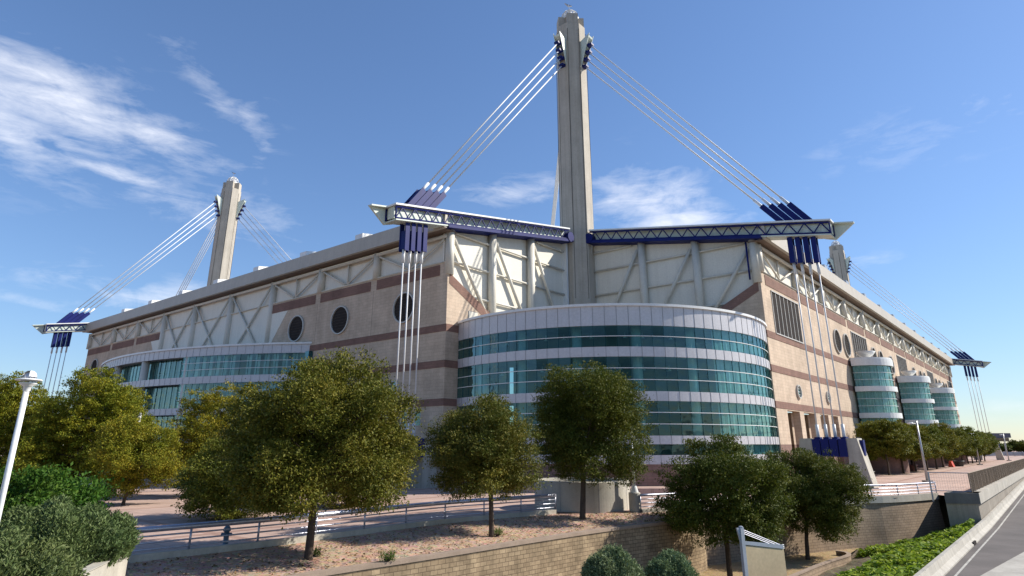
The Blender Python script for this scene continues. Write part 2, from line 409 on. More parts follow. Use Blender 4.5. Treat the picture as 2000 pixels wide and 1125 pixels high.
# planting bed between railing and the block wall
WALLT = [Vector((-30, -4, -.55)), gz(480, 1152, -.55), gz(620, 1126, -.55), gz(850, 1091, -.55), gz(1000, 1066, -.55), gz(1200, 1035, -.55), gz(1300, 1024, -.55)]
c0 = WALLT[-1]
WALLT += [c0 + Vector((2.2, 1.7, 0)), c0 + Vector((3.6, 3.4, 0)), c0 + Vector((4.0, 5.4, 0)), Vector((EDGE2[1].x - 1.0, EDGE2[1].y + .9, -.55))]
wl = smooth_line(WALLT, 90, 3)
rl = resample([p - Z * .06 for p in RAILB + EDGE2[:2]], 90)
mb = MB(); strip(mb, rl, [p - Z * .02 for p in wl], 10, .03, random.Random(3))
structure(mb.build('mulch_bed', M['mulch'], smooth=True), 'tan gravel mulch bed sloping between railing and block wall')

# low ground in front of the curved wall: a bed that rises from the wall foot to the road barrier
W2B = [gz(1545, 1136, -4.5), gz(1600, 1116, -4.35), gz(1650, 1099, -4.2), gz(1674, 1086, -4.1), gz(1700, 1080, -4.15), gz(1750, 1073, -4.2), gz(1810, 1058, -3.9), gz(1850, 1046, -3.65)]
BARB = [RWALL(t, -.08, -1.75) for t in (-50, -44, -38, -32, -27, -21, -12, -4)]
a_ = resample(W2B, 40); b_ = resample(BARB, 40)
mb = MB(); strip(mb, a_, b_, 10, .05, random.Random(5))
structure(mb.build('ground_slope', M['soil']), 'earth slope under the ground cover beside the road')
PWL = [gz(1500, 1148, -3.65), gz(1560, 1123, -3.65), gz(1617, 1099, -3.65), gz(1652, 1089, -3.65), gz(1664, 1084, -3.65), gz(1654, 1079, -3.65), gz(1634, 1077, -3.65)]
pin = [Vector((p.x, p.y, -3.9)) for p in smooth_line(PWL, 24, 2)[:15]]
sheet('lower_ground', [(4, 28, -3.9), (9, 30, -3.9)] + pin + [(p.x, p.y - .1, -3.9) for p in (EDGE2[3], EDGE2[2], EDGE2[1])] + [(13, 51, -3.9), (9, 45.5, -3.9), (3, 38, -3.9)], M['straw'], 'straw covered low ground behind the sign')

# road, far right
def RZ(t): return -2.1 + max(0, t) * .0125
ts = [-90, -40, 0, 60, 150, 400, 900]
mb = MB(); strip(mb, [RWALL(t, .3, RZ(t)) for t in ts], [RWALL(t, 14, RZ(t)) for t in ts])
structure(mb.build('road', M['asphalt']), 'grey asphalt road climbing along the concrete wall')
pvl = [(-60, -1.5), (-40, .7), (-25.4, 2.26), (-15.3, 3.42), (0, 5.2), (25, 7.6), (70, 9.5), (300, 10), (900, 10)]
mb = MB(); strip(mb, [RWALL(t, o, RZ(t) + .14) for t, o in pvl], [RWALL(t, 30, RZ(t) + .14) for t, o in pvl]); strip(mb, [RWALL(t, o, RZ(t) - .1) for t, o in pvl], [RWALL(t, o, RZ(t) + .14) for t, o in pvl])
structure(mb.build('pavement', M['palec']), 'pale concrete pavement on the far side of the road')
mb = MB(); strip(mb, [RWALL(t, .98, RZ(t) + .006) for t in ts], [RWALL(t, 1.10, RZ(t) + .006) for t in ts])
structure(mb.build('road_marking', M['paint']), 'pale edge line painted along the road')
# terrace before the glass rotunda

# ---------------------------------------------------------------- stadium
stad = thing('stadium', 'huge tan block stadium with brown bands, teal glass halls and cream trussed upper walls', 'stadium', (12, 96, 0))
def facade(F, n, u, P0, bays, brick, band, top, bricks, side):
    pass
BL = [0, 14.3, 27.6, 41.2, 55.0, 68.8, 82.0, 95.0, 108.3, 123.3]         # column lines, left facade
BR = [0.6] + [16.0 + 14.0 * k for k in range(13)]; BR[-1] = LR - .4       # column lines, right facade
ZT = 27.0                                                                  # foot of the trussed band
def wallbox(mb, F, t0, t1, z0, z1, th=1.0, out=0.0):
    o = F(t0, out - th, z0); mb.box(o, F(t1, out - th, z0) - o, F(t0, out, z0) - o, Z * (z1 - z0))
# masonry
mb = MB()
wallbox(mb, LF, 0, 41.2, 0, ZT); wallbox(mb, LF, 41.2, 82, 0, 18.6); wallbox(mb, LF, 82, LL, 0, ZT)
mb.build('left_block_wall', M['brickL'], stad)
mb = MB()
ports = [(4.2, 9.4), (11.2, 16.9), (18.9, 23.2), (24.8, 28.6)]
wallbox(mb, RF, 0, LR, 8.9, ZT)
e = 0
for a, b in ports: wallbox(mb, RF, e, a, 4.62, 8.9); wallbox(mb, RF, a, b, 4.62, 8.9, .6, -1.8); e = b
wallbox(mb, RF, e, LR, 4.62, 8.9)
mb.build('right_block_wall', M['brickR'], stad)
mb = MB(); e = 0
for a, b in ports: wallbox(mb, RF, e, a, 0, 4.62); wallbox(mb, RF, a, b, 0, 4.62, .6, -1.8); e = b
wallbox(mb, RF, e, LR, 0, 4.62)
mb.build('base_wall', M['basebrown'], stad)
for a, b in ports[:3]:
    mb = MB(); c = (a + b) / 2 + .5
    wallbox(mb, RF, c - .75, c + .75, 0, 2.6, .2, -1.68); mb.build('entrance_door', M['seam'], stad)
    mb = MB(); wallbox(mb, RF, c - .5, c + .45, 5.6, 7.5, .1, -1.74); mb.build('small_window', M['dark'], stad)
mb = MB()                                                                  # closed rear of the building and the far notches
A3 = A2 + uR * NW; C3 = C2 + uL * NW; far = A + uL * (LL + 0) + uR * (LR + 2 * NW)
for p, q in ((A2, A3), (C2, C3)):
    d = (q - p); mb = MB(); mb.box(p + d.normalized() * .3, d * .99, (uL if p is A2 else uR) * -.6, Z * 30.6); mb.build('rear_wall', M['cream'], stad)
M['joint'] = mottled('mortar_joint', (.30, .24, .19), .9)
for F_, t in [(LF, t) for t in BL[1:3] + [96.0, 109.3]] + [(RF, t) for t in BR[1:12]]:
    mb = MB(); wallbox(mb, F_, t + .28, t + .33, 9 if F_ is RF else 0, 25.3, .02, .012); mb.build('control_joint', M['joint'], stad)
# brown bands
for nm, F, Ln, mat, brk in (('L', LF, LL, M['bandL'], BL), ('R', RF, LR, M['bandR'], BR)):
    for i in range(len(brk) - 1):
        mb = MB()
        if nm == 'L' and 3 <= i <= 5: continue
        a, b = brk[i] + (1.0 if nm == 'L' or i else 1.2), brk[i + 1] - .35
        if i == 0 and nm == 'L': a = 1.4
        wallbox(mb, F, a, b, 25.35, 26.75, .3, .06); mb.build('brick_band', mat, stad)
    for z0, z1 in ((18.05, 18.95), (13.6, 14.5), (9.05, 9.9)):
        mb = MB()
        if nm == 'L':
            wallbox(mb, F, 103, Ln, z0, z1, .3, .06); mb.build('brick_band', mat, stad); mb = MB(); wallbox(mb, F, .0, 29.2, z0, z1, .3, .06)
        else: wallbox(mb, F, .0, Ln, z0, z1, .3, .06)
        mb.build('brick_band', mat, stad)
# trussed upper band
for nm, F, Ln, brk, n_ in (('L', LF, LL, BL, nL), ('R', RF, LR, BR, nR)):
    mb = MB()
    wallbox(mb, F, .2, Ln - .2, ZT, 31.0, .3, -.42)
    if nm == 'L':
        wallbox(mb, F, 41.25, 81.95, 18.6, ZT + .02, .4, -.2)
        mb.prism([F(41.2, .0, 19.0), F(36.0, .0, 25.3), F(41.2, .0, 25.3)], n_ * .05)
        mb.prism([F(82, .0, 19.0), F(87.0, .0, 25.3), F(82, .0, 25.3)], n_ * .05)
    mb.build('cream_panel', M['cream'], stad)
    mb = MB(); mb.tube([F(0.2, .18, 30.45), F(Ln - .2, .18, 30.45)], .26, 8)
    wallbox(mb, F, .2, Ln - .2, ZT - .02, ZT + .12, .5, .12)
    mb.build('top_chord', M['creamsteel'], stad, True)
    for i, t in enumerate(brk):
        if nm == 'L' and i == 0: continue
        low = 18.9 if nm == 'L' and 3 <= i <= 6 else ZT
        mb = MB(); mb.tube([F(t, -.1, low), F(t, -.1, 30.7)], .56, 16); mb.build('column', M['fascia' if 0 else 'creamsteel'], stad, True)
    for i in range(len(brk) - 1):
        a, b = brk[i] + .7, brk[i + 1] - .7; c = (a + b) / 2; mb = MB()
        if nm == 'L' and 3 <= i <= 5:
            mb.tube([F(a, .1, 30.0), F(b, .1, 17.6)], .19, 8); mb.tube([F(b, .1, 30.0), F(a, .1, 17.6)], .19, 8)
        else:
            mb.tube([F(a, .05, 30.1), F(c - .3, .05, ZT + .25)], .16, 8); mb.tube([F(b, .05, 30.1), F(c + .3, .05, ZT + .25)], .16, 8)
            mb.tube([F(c, -.1, ZT), F(c, -.1, 30.3)], .17, 8)
        mb.build('brace', M['creamsteel'], stad, True)
    mb = MB(); wallbox(mb, F, -.4, Ln + .4, 30.98, 31.16, 2.2, 1.25); mb.build('soffit', M['soffit'], stad)
    mb = MB()
    e1, e2 = -.9, Ln + .9
    mb.prism([F(e1, 1.25, 31.0), F(e1, 1.75, 31.0), F(e1, 1.62, 33.1), F(e1, .2, 33.25), F(e1, .2, 32.9), F(e1, 1.25, 32.8)], u_ * (e2 - e1) if (u_ := (uL if nm == 'L' else uR)) else 0)
    mb.build('roof_fascia', M['fascia'], stad)
    for k in range(int(Ln / 14)):
        t = 2.2 + 14.1 * k + (0 if nm == 'L' else 13)
        if t > Ln - 2: continue
        mb = MB(); o = F(t, 1.35, 33.1)
        uu = uL if nm == 'L' else uR
        mb.prism([o, o - n_ * 2.2, o - n_ * 2.2 + Z * 1.2, o + Z * .85], uu * 1.7)
        mb.build('roof_vent', M['white' if nm == 'L' else 'grey'], stad)
# roof: eaves ring, higher middle
Q = A + (C - T)                                                            # imaginary outer corner
def ring_pts(k, z):
    i = k
    return [A + uR * i * 0 + (-nL) * i + Z * z, C + (-nR) * i + Z * z, C2 + (-nR) * i + Z * z, A2 + uR * (LR + NW) + Z * z, A2 + (-nL) * i + Z * z]
mb = MB()
rp = [A - nL * .3, A + uR * 27, C + uL * 27, C - nR * .3, C2 - nR * .3, C2 + uL * 28, A2 + uR * 28 + uR * (LR) + uL * 0, A2 + uR * 28, A2 - nL * .3]
zz = [33.0, 37.6, 37.6, 33.0, 33.0, 37.6, 37.6, 37.6, 33.0]
cen = Vector((14, 190, 38.6))
vs = [p + Z * z for p, z in zip(rp, zz)] + [cen]
mb.add(vs, [(i, (i + 1) % len(rp), len(rp)) for i in range(len(rp))])
mb.build('roof', M['roof'], stad)

# round windows
def round_window(F, u, n, t, z, r, pane, label=None):
    c = F(t, .02, z); mb = MB(); mb.ring(c, u, Z, n, r - .02, r + .15, .24, 36)
    fr = mb.build('round_window', M['slat'], stad)
    mb = MB(); mb.disc(c + n * .03, u if u.cross(Z).dot(n) > 0 else -u, Z, r, 36)
    mb.build('pane', pane, fr)
    mb = MB()
    if r > 1.5:
        for k in range(-4, 5):
            w = math.sqrt(max(0, r * r - (k * r / 4.6) ** 2)) * .98; mb.cbox(c + n * .06 + Z * (k * r / 4.6 - .03), u * 2 * w, n * .05, Z * .05)
        mb.build('louvre', M['louv'], fr)
    else:
        for k in (-.5, 0, .5):
            w = math.sqrt(r * r - (k * r) ** 2); mb.cbox(c + n * .06 + Z * (k * r - .03), u * 2 * w, n * .05, Z * .06)
        mb.build('glazing_bar', M['white'], fr)
for t in (7.9, 21.8, 33.0, 116.6): round_window(LF, uL, nL, t, 22.0, 1.95, M['dark'])
for t in (35.3, 41.5, 63.1, 69.8, 80.2, 108.2, 117.7, 124.0, 144.4, 151.4, 159.0, 165.0): round_window(RF, uR, nR, t, 21.7, 1.95, M['dark'])
for t in (9.9, 24.4): round_window(RF, uR, nR, t, 11.6, .8, M['glass'])
round_window(LF, uL, nL, 9.0, 11.6, .8, M['glass'])
for t, z in ((4.4, 7.6), (6.6, 7.6)):
    mb = MB(); wallbox(mb, LF, t - .55, t + .55, z - .85, z + .85, .2, .05); fr = mb.build('square_window', M['slat'], stad)
    mb = MB(); wallbox(mb, LF, t - .48, t + .48, z - .78, z + .78, .2, .07); mb.build('pane', M['glassd'], fr)
# slatted openings of the right facade
for a, b in ((3.6, 15.2), (46.4, 58.2), (88.4, 99.6), (130.6, 140.8), (170.8, 181)):
    z0, z1 = 19.0, 24.75
    mb = MB(); wallbox(mb, RF, a, b, z0, z1, .2, .04); fr = mb.build('louvre_window', M['dark'], stad)
    mb = MB(); n = 7
    for k in range(n + 1):
        t = a + (b - a) * k / n; wallbox(mb, RF, t - .07, t + .07, z0, z1, .2, .10)
    wallbox(mb, RF, a - .1, b + .1, z1, z1 + .15, .2, .16); wallbox(mb, RF, a - .1, b + .1, z0 - .15, z0, .2, .16)
    mb.build('slat', M['slat'], fr)

# notch walls behind the rotunda
def notch(P, u, n, brick, band, flag):
    F = lambda t, o, z: P + u * t + n * o + Z * z
    zt = lambda t: 31.2 + .178 * t
    mb = MB(); mb.prism([F(0, 0, 0), F(12.2, 0, 0), F(12.2, 0, 19.2), F(.0, 0, 25.6)], n * -1.0)
    mb.build('corner_block_wall', brick, stad)
    mb = MB(); mb.prism([F(.35, .04, 25.55), F(.35, .04, 24.2), F(11.9, .04, 18.1), F(11.9, .04, 19.45)], n * -.2); mb.build('brick_band', band, stad)
    for z0, z1 in ((18.05, 18.95), (13.6, 14.5), (9.05, 9.9)): mb = MB(); wallbox(mb, F, 0, 3.0, z0, z1, .3, .06); mb.build('brick_band', band, stad)
    mb = MB(); mb.prism([F(0, 0, 16), F(27.6, 0, 16), F(27.6, 0, zt(27.6)), F(0, 0, zt(0))], n * -.3)
    o = n * -.75; mb.v = [tuple(Vector(q) + o) for q in mb.v]
    mb.build('cream_panel', M['cream'], stad)
    for k, t in enumerate((.45, 8.7, 17.3)):
        mb = MB(); mb.tube([F(t, -.2, 25.4 if k == 0 else 18), F(t, -.2, zt(t) + .1)], .58, 18)
        mb.build('column', M['creamsteel'], stad, True)
    mb = MB(); wallbox(mb, F, 26.1, 26.5, 16, zt(26), .9, .1); mb.build('channel_post', M['white'], stad)
    for z in (19.2, 23.2, 27.3, 31.3, 34.4):
        mb = MB()
        t0 = max(.9, (z - 31.0) / .178 if z > 31 else .9)
        mb.tube([F(t0, -.42, z), F(26.0, -.42, z)], .16, 8); mb.build('girt', M['creamsteel'], stad, True)
    for t in (.9, 9.2, 17.8):
        mb = MB(); mb.tube([F(t + .2, -.2, zt(t) - .9), F(t + 7.3, -.2, 20.3)], .25, 10); mb.build('brace', M['creamsteel'], stad, True)
    if flag:
        mb = MB(); mb.tube([F(1.3, .15, 25.9), F(1.3, .15, zt(1) - .2)], .13, 8); mb.build('downpipe', M['blue'], stad, True)
    else:
        mb = MB(); wallbox(mb, F, 3.9, 5.7, 19.7, 21.2, .2, .05); fr = mb.build('wall_hatch', M['seam'], stad)
        mb = MB(); wallbox(mb, F, 3.98, 5.62, 19.7, 21.12, .2, .08); mb.build('panel', M['creamsteel'], fr)
notch(A, uR, nR, M['brickR'], M['bandR'], False)
notch(C, uL, nL, M['brickL'], M['bandL'], True)

# glass halls: shared maker for a swept wall of spandrels and glazing along a plan curve
def hall(part, plan, levels, seams, depth, base=None, recess=None, bars=None, glass='glass'):
    """plan: list of points; levels: list of (kind, z0, z1) from the top"""
    n = len(plan)
    nor = []
    for i in range(n):
        d = (plan[min(i + 1, n - 1)] - plan[max(i - 1, 0)]); nor.append(Vector((d.y, -d.x, 0)).normalized())
    def off(i, o, z): return plan[i] + nor[i] * o + Z * z
    def band(mb, o, z0, z1, th, i0=0, i1=n - 1):
        vv = []; b = len(mb.v)
        for i in range(i0, i1 + 1): mb.v += [tuple(off(i, o, z0)), tuple(off(i, o, z1)), tuple(off(i, o - th, z1)), tuple(off(i, o - th, z0))]
        for i in range(i1 - i0):
            q = b + 4 * i
            for k in range(4): mb.f.append((q + k, q + 4 + k, q + 4 + (k + 1) % 4, q + (k + 1) % 4)[::-1])
        mb.f.append((b, b + 1, b + 2, b + 3)); e = b + 4 * (i1 - i0); mb.f.append((e + 3, e + 2, e + 1, e))
    mb = MB()
    for k, z0, z1 in levels:
        if k == 'panel': band(mb, 0, z0, z1, .35)
    ztop = levels[0][2]
    root = mb.build(part, M['panelw'], stad)
    mb = MB(); band(mb, .22, ztop, ztop + .28, .9); mb.build('coping', M['white'], root)
    mb = MB()
    for k, z0, z1 in levels:
        if k != 'panel': continue
        for i in range(0, n, seams):
            p = off(i, .012, z0); d = Vector((-nor[i].y, nor[i].x, 0)); mb.cbox(p, d * .035, nor[i] * .03, Z * (z1 - z0))
    bm_ = bmesh.new(); bm_.from_mesh(root.data); root.data.materials.append(M['seam'])
    off_ = stad.location; vs_ = [bm_.verts.new((x - off_.x, y - off_.y, z - off_.z)) for x, y, z in mb.v]
    for f_ in mb.f: bm_.faces.new([vs_[i] for i in f_]).material_index = 1
    bm_.to_mesh(root.data); bm_.free()
    for k, z0, z1 in levels:
        if k != 'glass': continue
        i0, i1 = recess or (0, n - 1); mb = MB(); h = z1 - z0; rows = 1 if h < 1.4 else (2 if h < 2.6 else 3)
        prn = random.Random(int(z0 * 100) + n)
        for i in range(i0, i1, seams):
            j = min(i + seams, i1)
            for q in range(rows):
                w = [prn.uniform(-.006, .006) for _ in range(4)]; a_z, b_z = z0 + h * q / rows, z0 + h * (q + 1) / rows
                mb.quad(off(i, -.13 + w[0], a_z), off(j, -.13 + w[1], a_z), off(j, -.13 + w[2], b_z), off(i, -.13 + w[3], b_z))
        mb.build('glazing', M[glass], root)
        mb = MB()
        for i in range(i0, i1 + 1, seams):
            p = off(i, -.1, z0); d = Vector((-nor[i].y, nor[i].x, 0)); mb.cbox(p, d * .04, nor[i] * .05, Z * (z1 - z0))
        mb.build('mullion', M['glassd'], root)
        if bars:
            h = z1 - z0; mb = MB()
            nb = 1 if h < 2.6 else 2
            if h > 1.4:
                for q in range(1, nb + 1): band(mb, -.02, z0 + h * q / (nb + 1) - .035, z0 + h * q / (nb + 1) + .035, .08, i0, i1)
                mb.build('transom', M['white'], root)
    if base:
        mb = MB(); band(mb, -.05, base[0], base[1], .5); mb.build('base_course', M['basebrown'], root)
    # inside: floor slabs, columns, hanging lamps
    mb = MB()
    for k, z0, z1 in levels:
        if k == 'panel':
            pts = [off(i, -.5, z0 + .15) for i in range(0, n, 2)] + [off(n - 1, -.5, z0 + .15)]
            mb.prism(pts, Z * (z1 - z0 - .3))
    mb.build('floor_slab', M['intfloor'], root)
    return root, off, nor
ROT_LEVELS = [('panel', 17.05, 19.2), ('glass', 14.72, 17.05), ('panel', 13.66, 14.72), ('glass', 10.0, 13.66), ('panel', 9.0, 10.0),
              ('glass', 5.48, 9.0), ('panel', 4.62, 5.48), ('glass', 3.55, 4.62), ('panel', 2.65, 3.55)]
EL = A + uR * 2.2; ER = C + uL * .1
ch = ER - EL; cl = ch.length; cb = Vector((-ch.y, ch.x, 0)).normalized()
sg = 12.3; RR = (cl * cl / 4 + sg * sg) / (2 * sg); RC = (EL + ER) / 2 + cb * (RR - sg)
a0 = math.atan2(EL.y - RC.y, EL.x - RC.x); a1 = math.atan2(ER.y - RC.y, ER.x - RC.x)
if a0 > 0: a0 -= 2 * math.pi
NP = 38 * 3
rplan = [RC + Vector((math.cos(a0 + (a1 - a0) * i / NP), math.sin(a0 + (a1 - a0) * i / NP), 0)) * RR for i in range(NP + 1)]
rot, roff, rnor = hall('glass_rotunda', rplan, ROT_LEVELS, 3, 10, base=(0, 2.65), bars=True)
mb = MB()
for i in range(6, NP, 17): MB().tube([roff(i, -2.2, 0), roff(i, -2.2, 19.0)], .55, 14).build('inner_column', M['intcol'], rot, True)
mb = MB(); mb.lathe(RC, [(RR - 9, 0), (RR - 9, 18.8)], 40, a0 - .12, a1 + .12); mb.build('inner_wall', M['intwall'], rot)
rr = random.Random(8); mb = MB()
for z in (16.2, 12.6, 8.2):
    for k in range(14):
        q = a0 + (a1 - a0) * (k + .5 + rr.uniform(-.2, .2)) / 14; p = RC + Vector((math.cos(q), math.sin(q), 0)) * (RR - 3.6)
        MB().lathe(p + Z * z, [(.02, .7), (.05, .25), (.28, 0), (.0, .02)], 10).build('pendant_lamp', M['white'], rot, True)
mb = MB(); mb.prism([roff(i, -.6, 18.8) for i in range(0, NP + 1, 3)] + [T - uR * 6 + Z * 18.8], Z * .25); mb.build('roof_deck', M['roof'], rot)
# raised terrace at its foot
mb = MB()
for i in range(int(NP * .70), NP):
    w_ = .10 * (i % 2); mb.quad(roff(i, -.75 - w_, 0), roff(i + 1, -.85 + w_, 0), roff(i + 1, -.85 + w_, 18.6), roff(i, -.75 - w_, 18.6))
M['curtain'] = mottled('pale_curtain', (.50, .55, .53), .9, 1.5, .2, 3, 0, .35)
mb.build('curtain', M['curtain'], rot)
tp = [RC + Vector((math.cos(a0 + (a1 - a0) * k / 30), math.sin(a0 + (a1 - a0) * k / 30), 0)) * (RR + 3.5) for k in range(5, 27)]
tq = [RC + Vector((math.cos(a0 + (a1 - a0) * k / 30), math.sin(a0 + (a1 - a0) * k / 30), 0)) * (RR + .04) for k in range(5, 27)]
mb = MB(); strip(mb, [p + Z * .55 for p in tq], [p + Z * .55 for p in tp]); strip(mb, [p + Z * .55 for p in tp], [p + Z * 0 for p in tp])
structure(mb.build('terrace', M['paving']), 'low paved terrace at the foot of the glass rotunda')

# curved entrance hall on the shaded facade
def lpt(t, o=0.0):
    x = t - 66.0; return LF(t, math.sqrt(max(0, 65.0 ** 2 - x * x)) - 53.3 + o, 0)
NQ = 56 * 2
lplan = [lpt(103.2 - (103.2 - 28.6) * i / NQ) for i in range(NQ + 1)]
LEV2 = [('panel', 17.9, 19.2), ('glass', 14.72, 17.9), ('panel', 13.66, 14.72), ('glass', 10.0, 13.66), ('panel', 9.0, 10.0), ('glass', 5.48, 9.0), ('panel', 4.62, 5.48), ('glass', .4, 4.62)]
i_cut = int(NQ * (103.2 - 49.0) / 74.6)
eh, eoff, enor = hall('curved_entrance_hall', lplan, LEV2, 2, 8, recess=(i_cut, NQ), bars=True, glass='glassl')
mb = MB()
def inset(i0, i1, z0, z1, o):
    for i in range(i0, i1): mb.quad(eoff(i, o, z0), eoff(i + 1, o, z0), eoff(i + 1, o, z1), eoff(i, o, z1))
for z0, z1 in ((14.72, 17.9), (10, 13.66), (5.48, 9.0)): inset(2, i_cut, z0, z1, -1.5)
mb.build('recessed_glazing', M['glassl'], eh)
mb = MB()
for i in range(8, i_cut, 2):
    for z0, z1 in ((14.72, 17.9), (10, 13.66), (5.48, 9.0)): mb.cbox(eoff(i, -1.45, z0), uL * .06, nL * .06, Z * (z1 - z0))
mb.build('recessed_mullion', M['glassd'], eh)
mb = MB()
for i in range(14, i_cut + 2, 17): MB().tube([eoff(i, -.7, 0), eoff(i, -.7, 17.9)], .62, 16).build('hall_column', M['creamsteel'], eh, True)
mb = MB()
for i in range(i_cut + 10, NQ, 12): MB().tube([eoff(i, -2.4, 0), eoff(i, -2.4, 17.9)], .5, 14).build('inner_column', M['intcol'], eh, True)
mb = MB()
for i in range(0, NQ, 2): mb.quad(eoff(i, -5.5, 0) if 0 else LF(103 - 74.4 * i / NQ, .3, 0), LF(103 - 74.4 * (i + 2) / NQ, .3, 0), LF(103 - 74.4 * (i + 2) / NQ, .3, 18), LF(103 - 74.4 * i / NQ, .3, 18))
mb.build('inner_wall', M['intwall'], eh)
mb = MB(); rq = random.Random(4)
for i in range(4, NQ - 3, 2):
    if rq.random() < (.66 if i > i_cut else .93):
        for z0, z1 in ((14.75, 17.85), (10.05, 13.6), (5.5, 8.9)): o_ = -.7 if i > i_cut else -2.0; mb.quad(eoff(i, o_, z0), eoff(i + 1, o_ - .15, z0), eoff(i + 1, o_ - .15, z1), eoff(i, o_, z1))
mb.build('curtain', M['curtain'], eh)
mb = MB(); mb.prism([eoff(i, -.6, 18.9) for i in range(0, NQ + 1, 2)], Z * .2); mb.build('roof_deck', M['roof'], eh)
mb = MB(); wallbox(mb, LF, 28.0, 28.9, 0, 18.0, 1.5, .7); mb.build('hall_end_wall', M['glassd'], eh)

# three glass stair towers on the sunlit facade
ST_LEV = [('panel', 17.95, 19.1), ('glass', 14.35, 17.95), ('panel', 13.5, 14.35), ('glass', 9.85, 13.5), ('panel', 9.0, 9.85), ('glass', 5.4, 9.0), ('panel', 4.6, 5.4)]
for t in (46.6, 87.5, 127.5):
    pl = [RF(t + 5.2 * math.cos(math.pi - math.pi * k / 48), 5.2 * math.sin(math.pi * k / 48) + .4, 0) for k in range(49)]
    st, so, sn = hall('stair_tower', pl, [(k, a, b) for k, a, b in ST_LEV], 4, 5, base=(0, 4.6), bars=True, glass='glassl')
    mb = MB()
    for z0, z1 in ((17.95, 19.1), (13.5, 14.35), (9.0, 9.85), (4.6, 5.4)):
        mb.prism([so(i, .32, z0) for i in range(0, 49, 2)], Z * (z1 - z0 + .02))
    mb.build('white_ledge', M['white'], st)
    mb = MB()
    for i in range(0, 48): mb.quad(so(i, -.8 - .1 * (i % 2), 4.6), so(i + 1, -.9 + .1 * (i % 2), 4.6), so(i + 1, -.9 + .1 * (i % 2), 18), so(i, -.8 - .1 * (i % 2), 18))
    mb.build('curtain', M['curtain'], st)
    mb = MB(); mb.lathe(RF(t - 2.5, 2.4, 19.5), [(.05, .0), (.7, .12), (1.25, .5), (1.6, 1.05), (1.55, 1.08), (1.1, .6), (.05, .25)], 20)
    dish = mb.build('roof_dish', M['white'], st, True)
    mb = MB(); mb.tube([RF(t - 2.5, 2.4, 19.0), RF(t - 2.5, 2.4, 19.7)], .2); mb.build('dish_foot', M['grey'], dish)

# ---------------------------------------------------------------- masts, roof beams, tie-downs
def mast(P, label, dirs):
    b = Vector((-.0855, .9963, 0)); r = Vector((b.y, -b.x, 0)); root = thing('concrete_mast', label, 'mast', P, 'concrete masts at the corners of the stadium')
    def octo(z, w, c):
        h = w / 2; q = [(-h + c, -h), (h - c, -h), (h, -h + c), (h, h - c), (h - c, h), (-h + c, h), (-h, h - c), (-h, -h + c)]
        return [P + r * x + b * y + Z * z for x, y in q]
    mb = MB(); zs = [(0, 5.5), (20, 5.35), (40, 5.2), (60, 5.05), (78.3, 4.95)]
    for z, w in zs: mb.v += [tuple(v) for v in octo(z, w, 1.35)]
    for i in range(len(zs) - 1):
        for k in range(8): mb.f.append((i * 8 + k, i * 8 + (k + 1) % 8, i * 8 + 8 + (k + 1) % 8, i * 8 + 8 + k))
    mb.f.append(tuple(range(len(mb.v) - 8, len(mb.v))))
    # front and side fins rise above the chamfers, with a groove beside each
    for x, y in ((r, b), (-r, b), (b, r), (-b, r)):
        mb.cbox(P + x * 1.35 + Z * 78.2, x * 2.05, y * 2.05, Z * 2.3)
    mb.build('shaft', M['concrete'], root)
    mb = MB()
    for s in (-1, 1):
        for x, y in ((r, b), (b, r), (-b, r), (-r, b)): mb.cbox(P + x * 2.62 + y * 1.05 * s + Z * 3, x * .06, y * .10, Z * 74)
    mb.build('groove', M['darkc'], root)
    mb = MB(); rd = 1.75; top = P + Z * 80.75
    lat = [(0, 1.0), (35, .82), (62, .47)]
    rings = []
    for el, _ in lat: rings.append([top + Vector((math.cos(q * math.pi / 4), math.sin(q * math.pi / 4), 0)) * rd * math.cos(R(el)) + Z * rd * math.sin(R(el)) * 1.1 for q in range(8)])
    apex = top + Z * rd * 1.1
    for j, rg in enumerate(rings):
        for k in range(8):
            mb.tube([rg[k], rg[(k + 1) % 8]], .075, 5)
            if j + 1 < len(rings): mb.tube([rg[k], rings[j + 1][k]], .075, 5); mb.tube([rg[k], rings[j + 1][(k + 1) % 8]], .06, 5)
            else: mb.tube([rg[k], apex], .075, 5)
    mb.lathe(top - Z * .5, [(1.3, 0), (1.75, .05), (1.75, .5), (1.3, .5)], 16)
    dome = mb.build('finial_dome', M['white'], root)
    mb = MB(); mb.lathe(top, [(1.15, 0), (1.0, .7), (.5, 1.2), (.02, 1.35)], 14); mb.build('beacon', M['panelw'], dome, True)
    mb = MB(); mb.tube([top + Z * 1.8, top - r * .25 + Z * 3.4], .06, 6); mb.prism([top - r * .9 + Z * 3.75, top + r * .5 + Z * 3.2, top - r * .3 + Z * 3.1], b * .25); mb.build('weather_vane', M['grey'], dome)
    for d in dirs:
        s = Vector((d.y, -d.x, 0))
        mb = MB()
        for k in (-1, 1):
            mb.prism([P + d * 2.2 + s * .62 * k + Z * 68.1, P + d * 4.5 + s * .62 * k + Z * 75.5, P + d * 2.2 + s * .62 * k + Z * 74.3], s * .1 * k)
        mb.prism([P + d * 2.25 + s * -.6 + Z * 73.9, P + d * 4.35 + s * -.6 + Z * 75.1, P + d * 4.25 + s * -.6 + Z * 74.8, P + d * 2.25 + s * -.6 + Z * 73.3], s * 1.2)
        br = mb.build('cable_bracket', M['palegreen'], root)
        mb = MB()
        for q in range(4):
            c = bracket_pt(P, d, q); mb = MB(); mb.cbox(c - Z * .2 + d * .0, d * 1.0, s * .9, Z * .36); mb.tube([c - d * .3 + s * -.5, c - d * .3 + s * .5], .3, 8); mb.build('anchor_block', M['blue'], br)
    return root
def bracket_pt(P, d, q): return P + d * (4.15 - .42 * q) + Z * (73.4 - 1.32 * q)
bis = Vector((-.0855, .9963, 0))
def norm(v): return v.normalized()
T2 = A2 + uR * NW; T4 = C2 + uL * NW
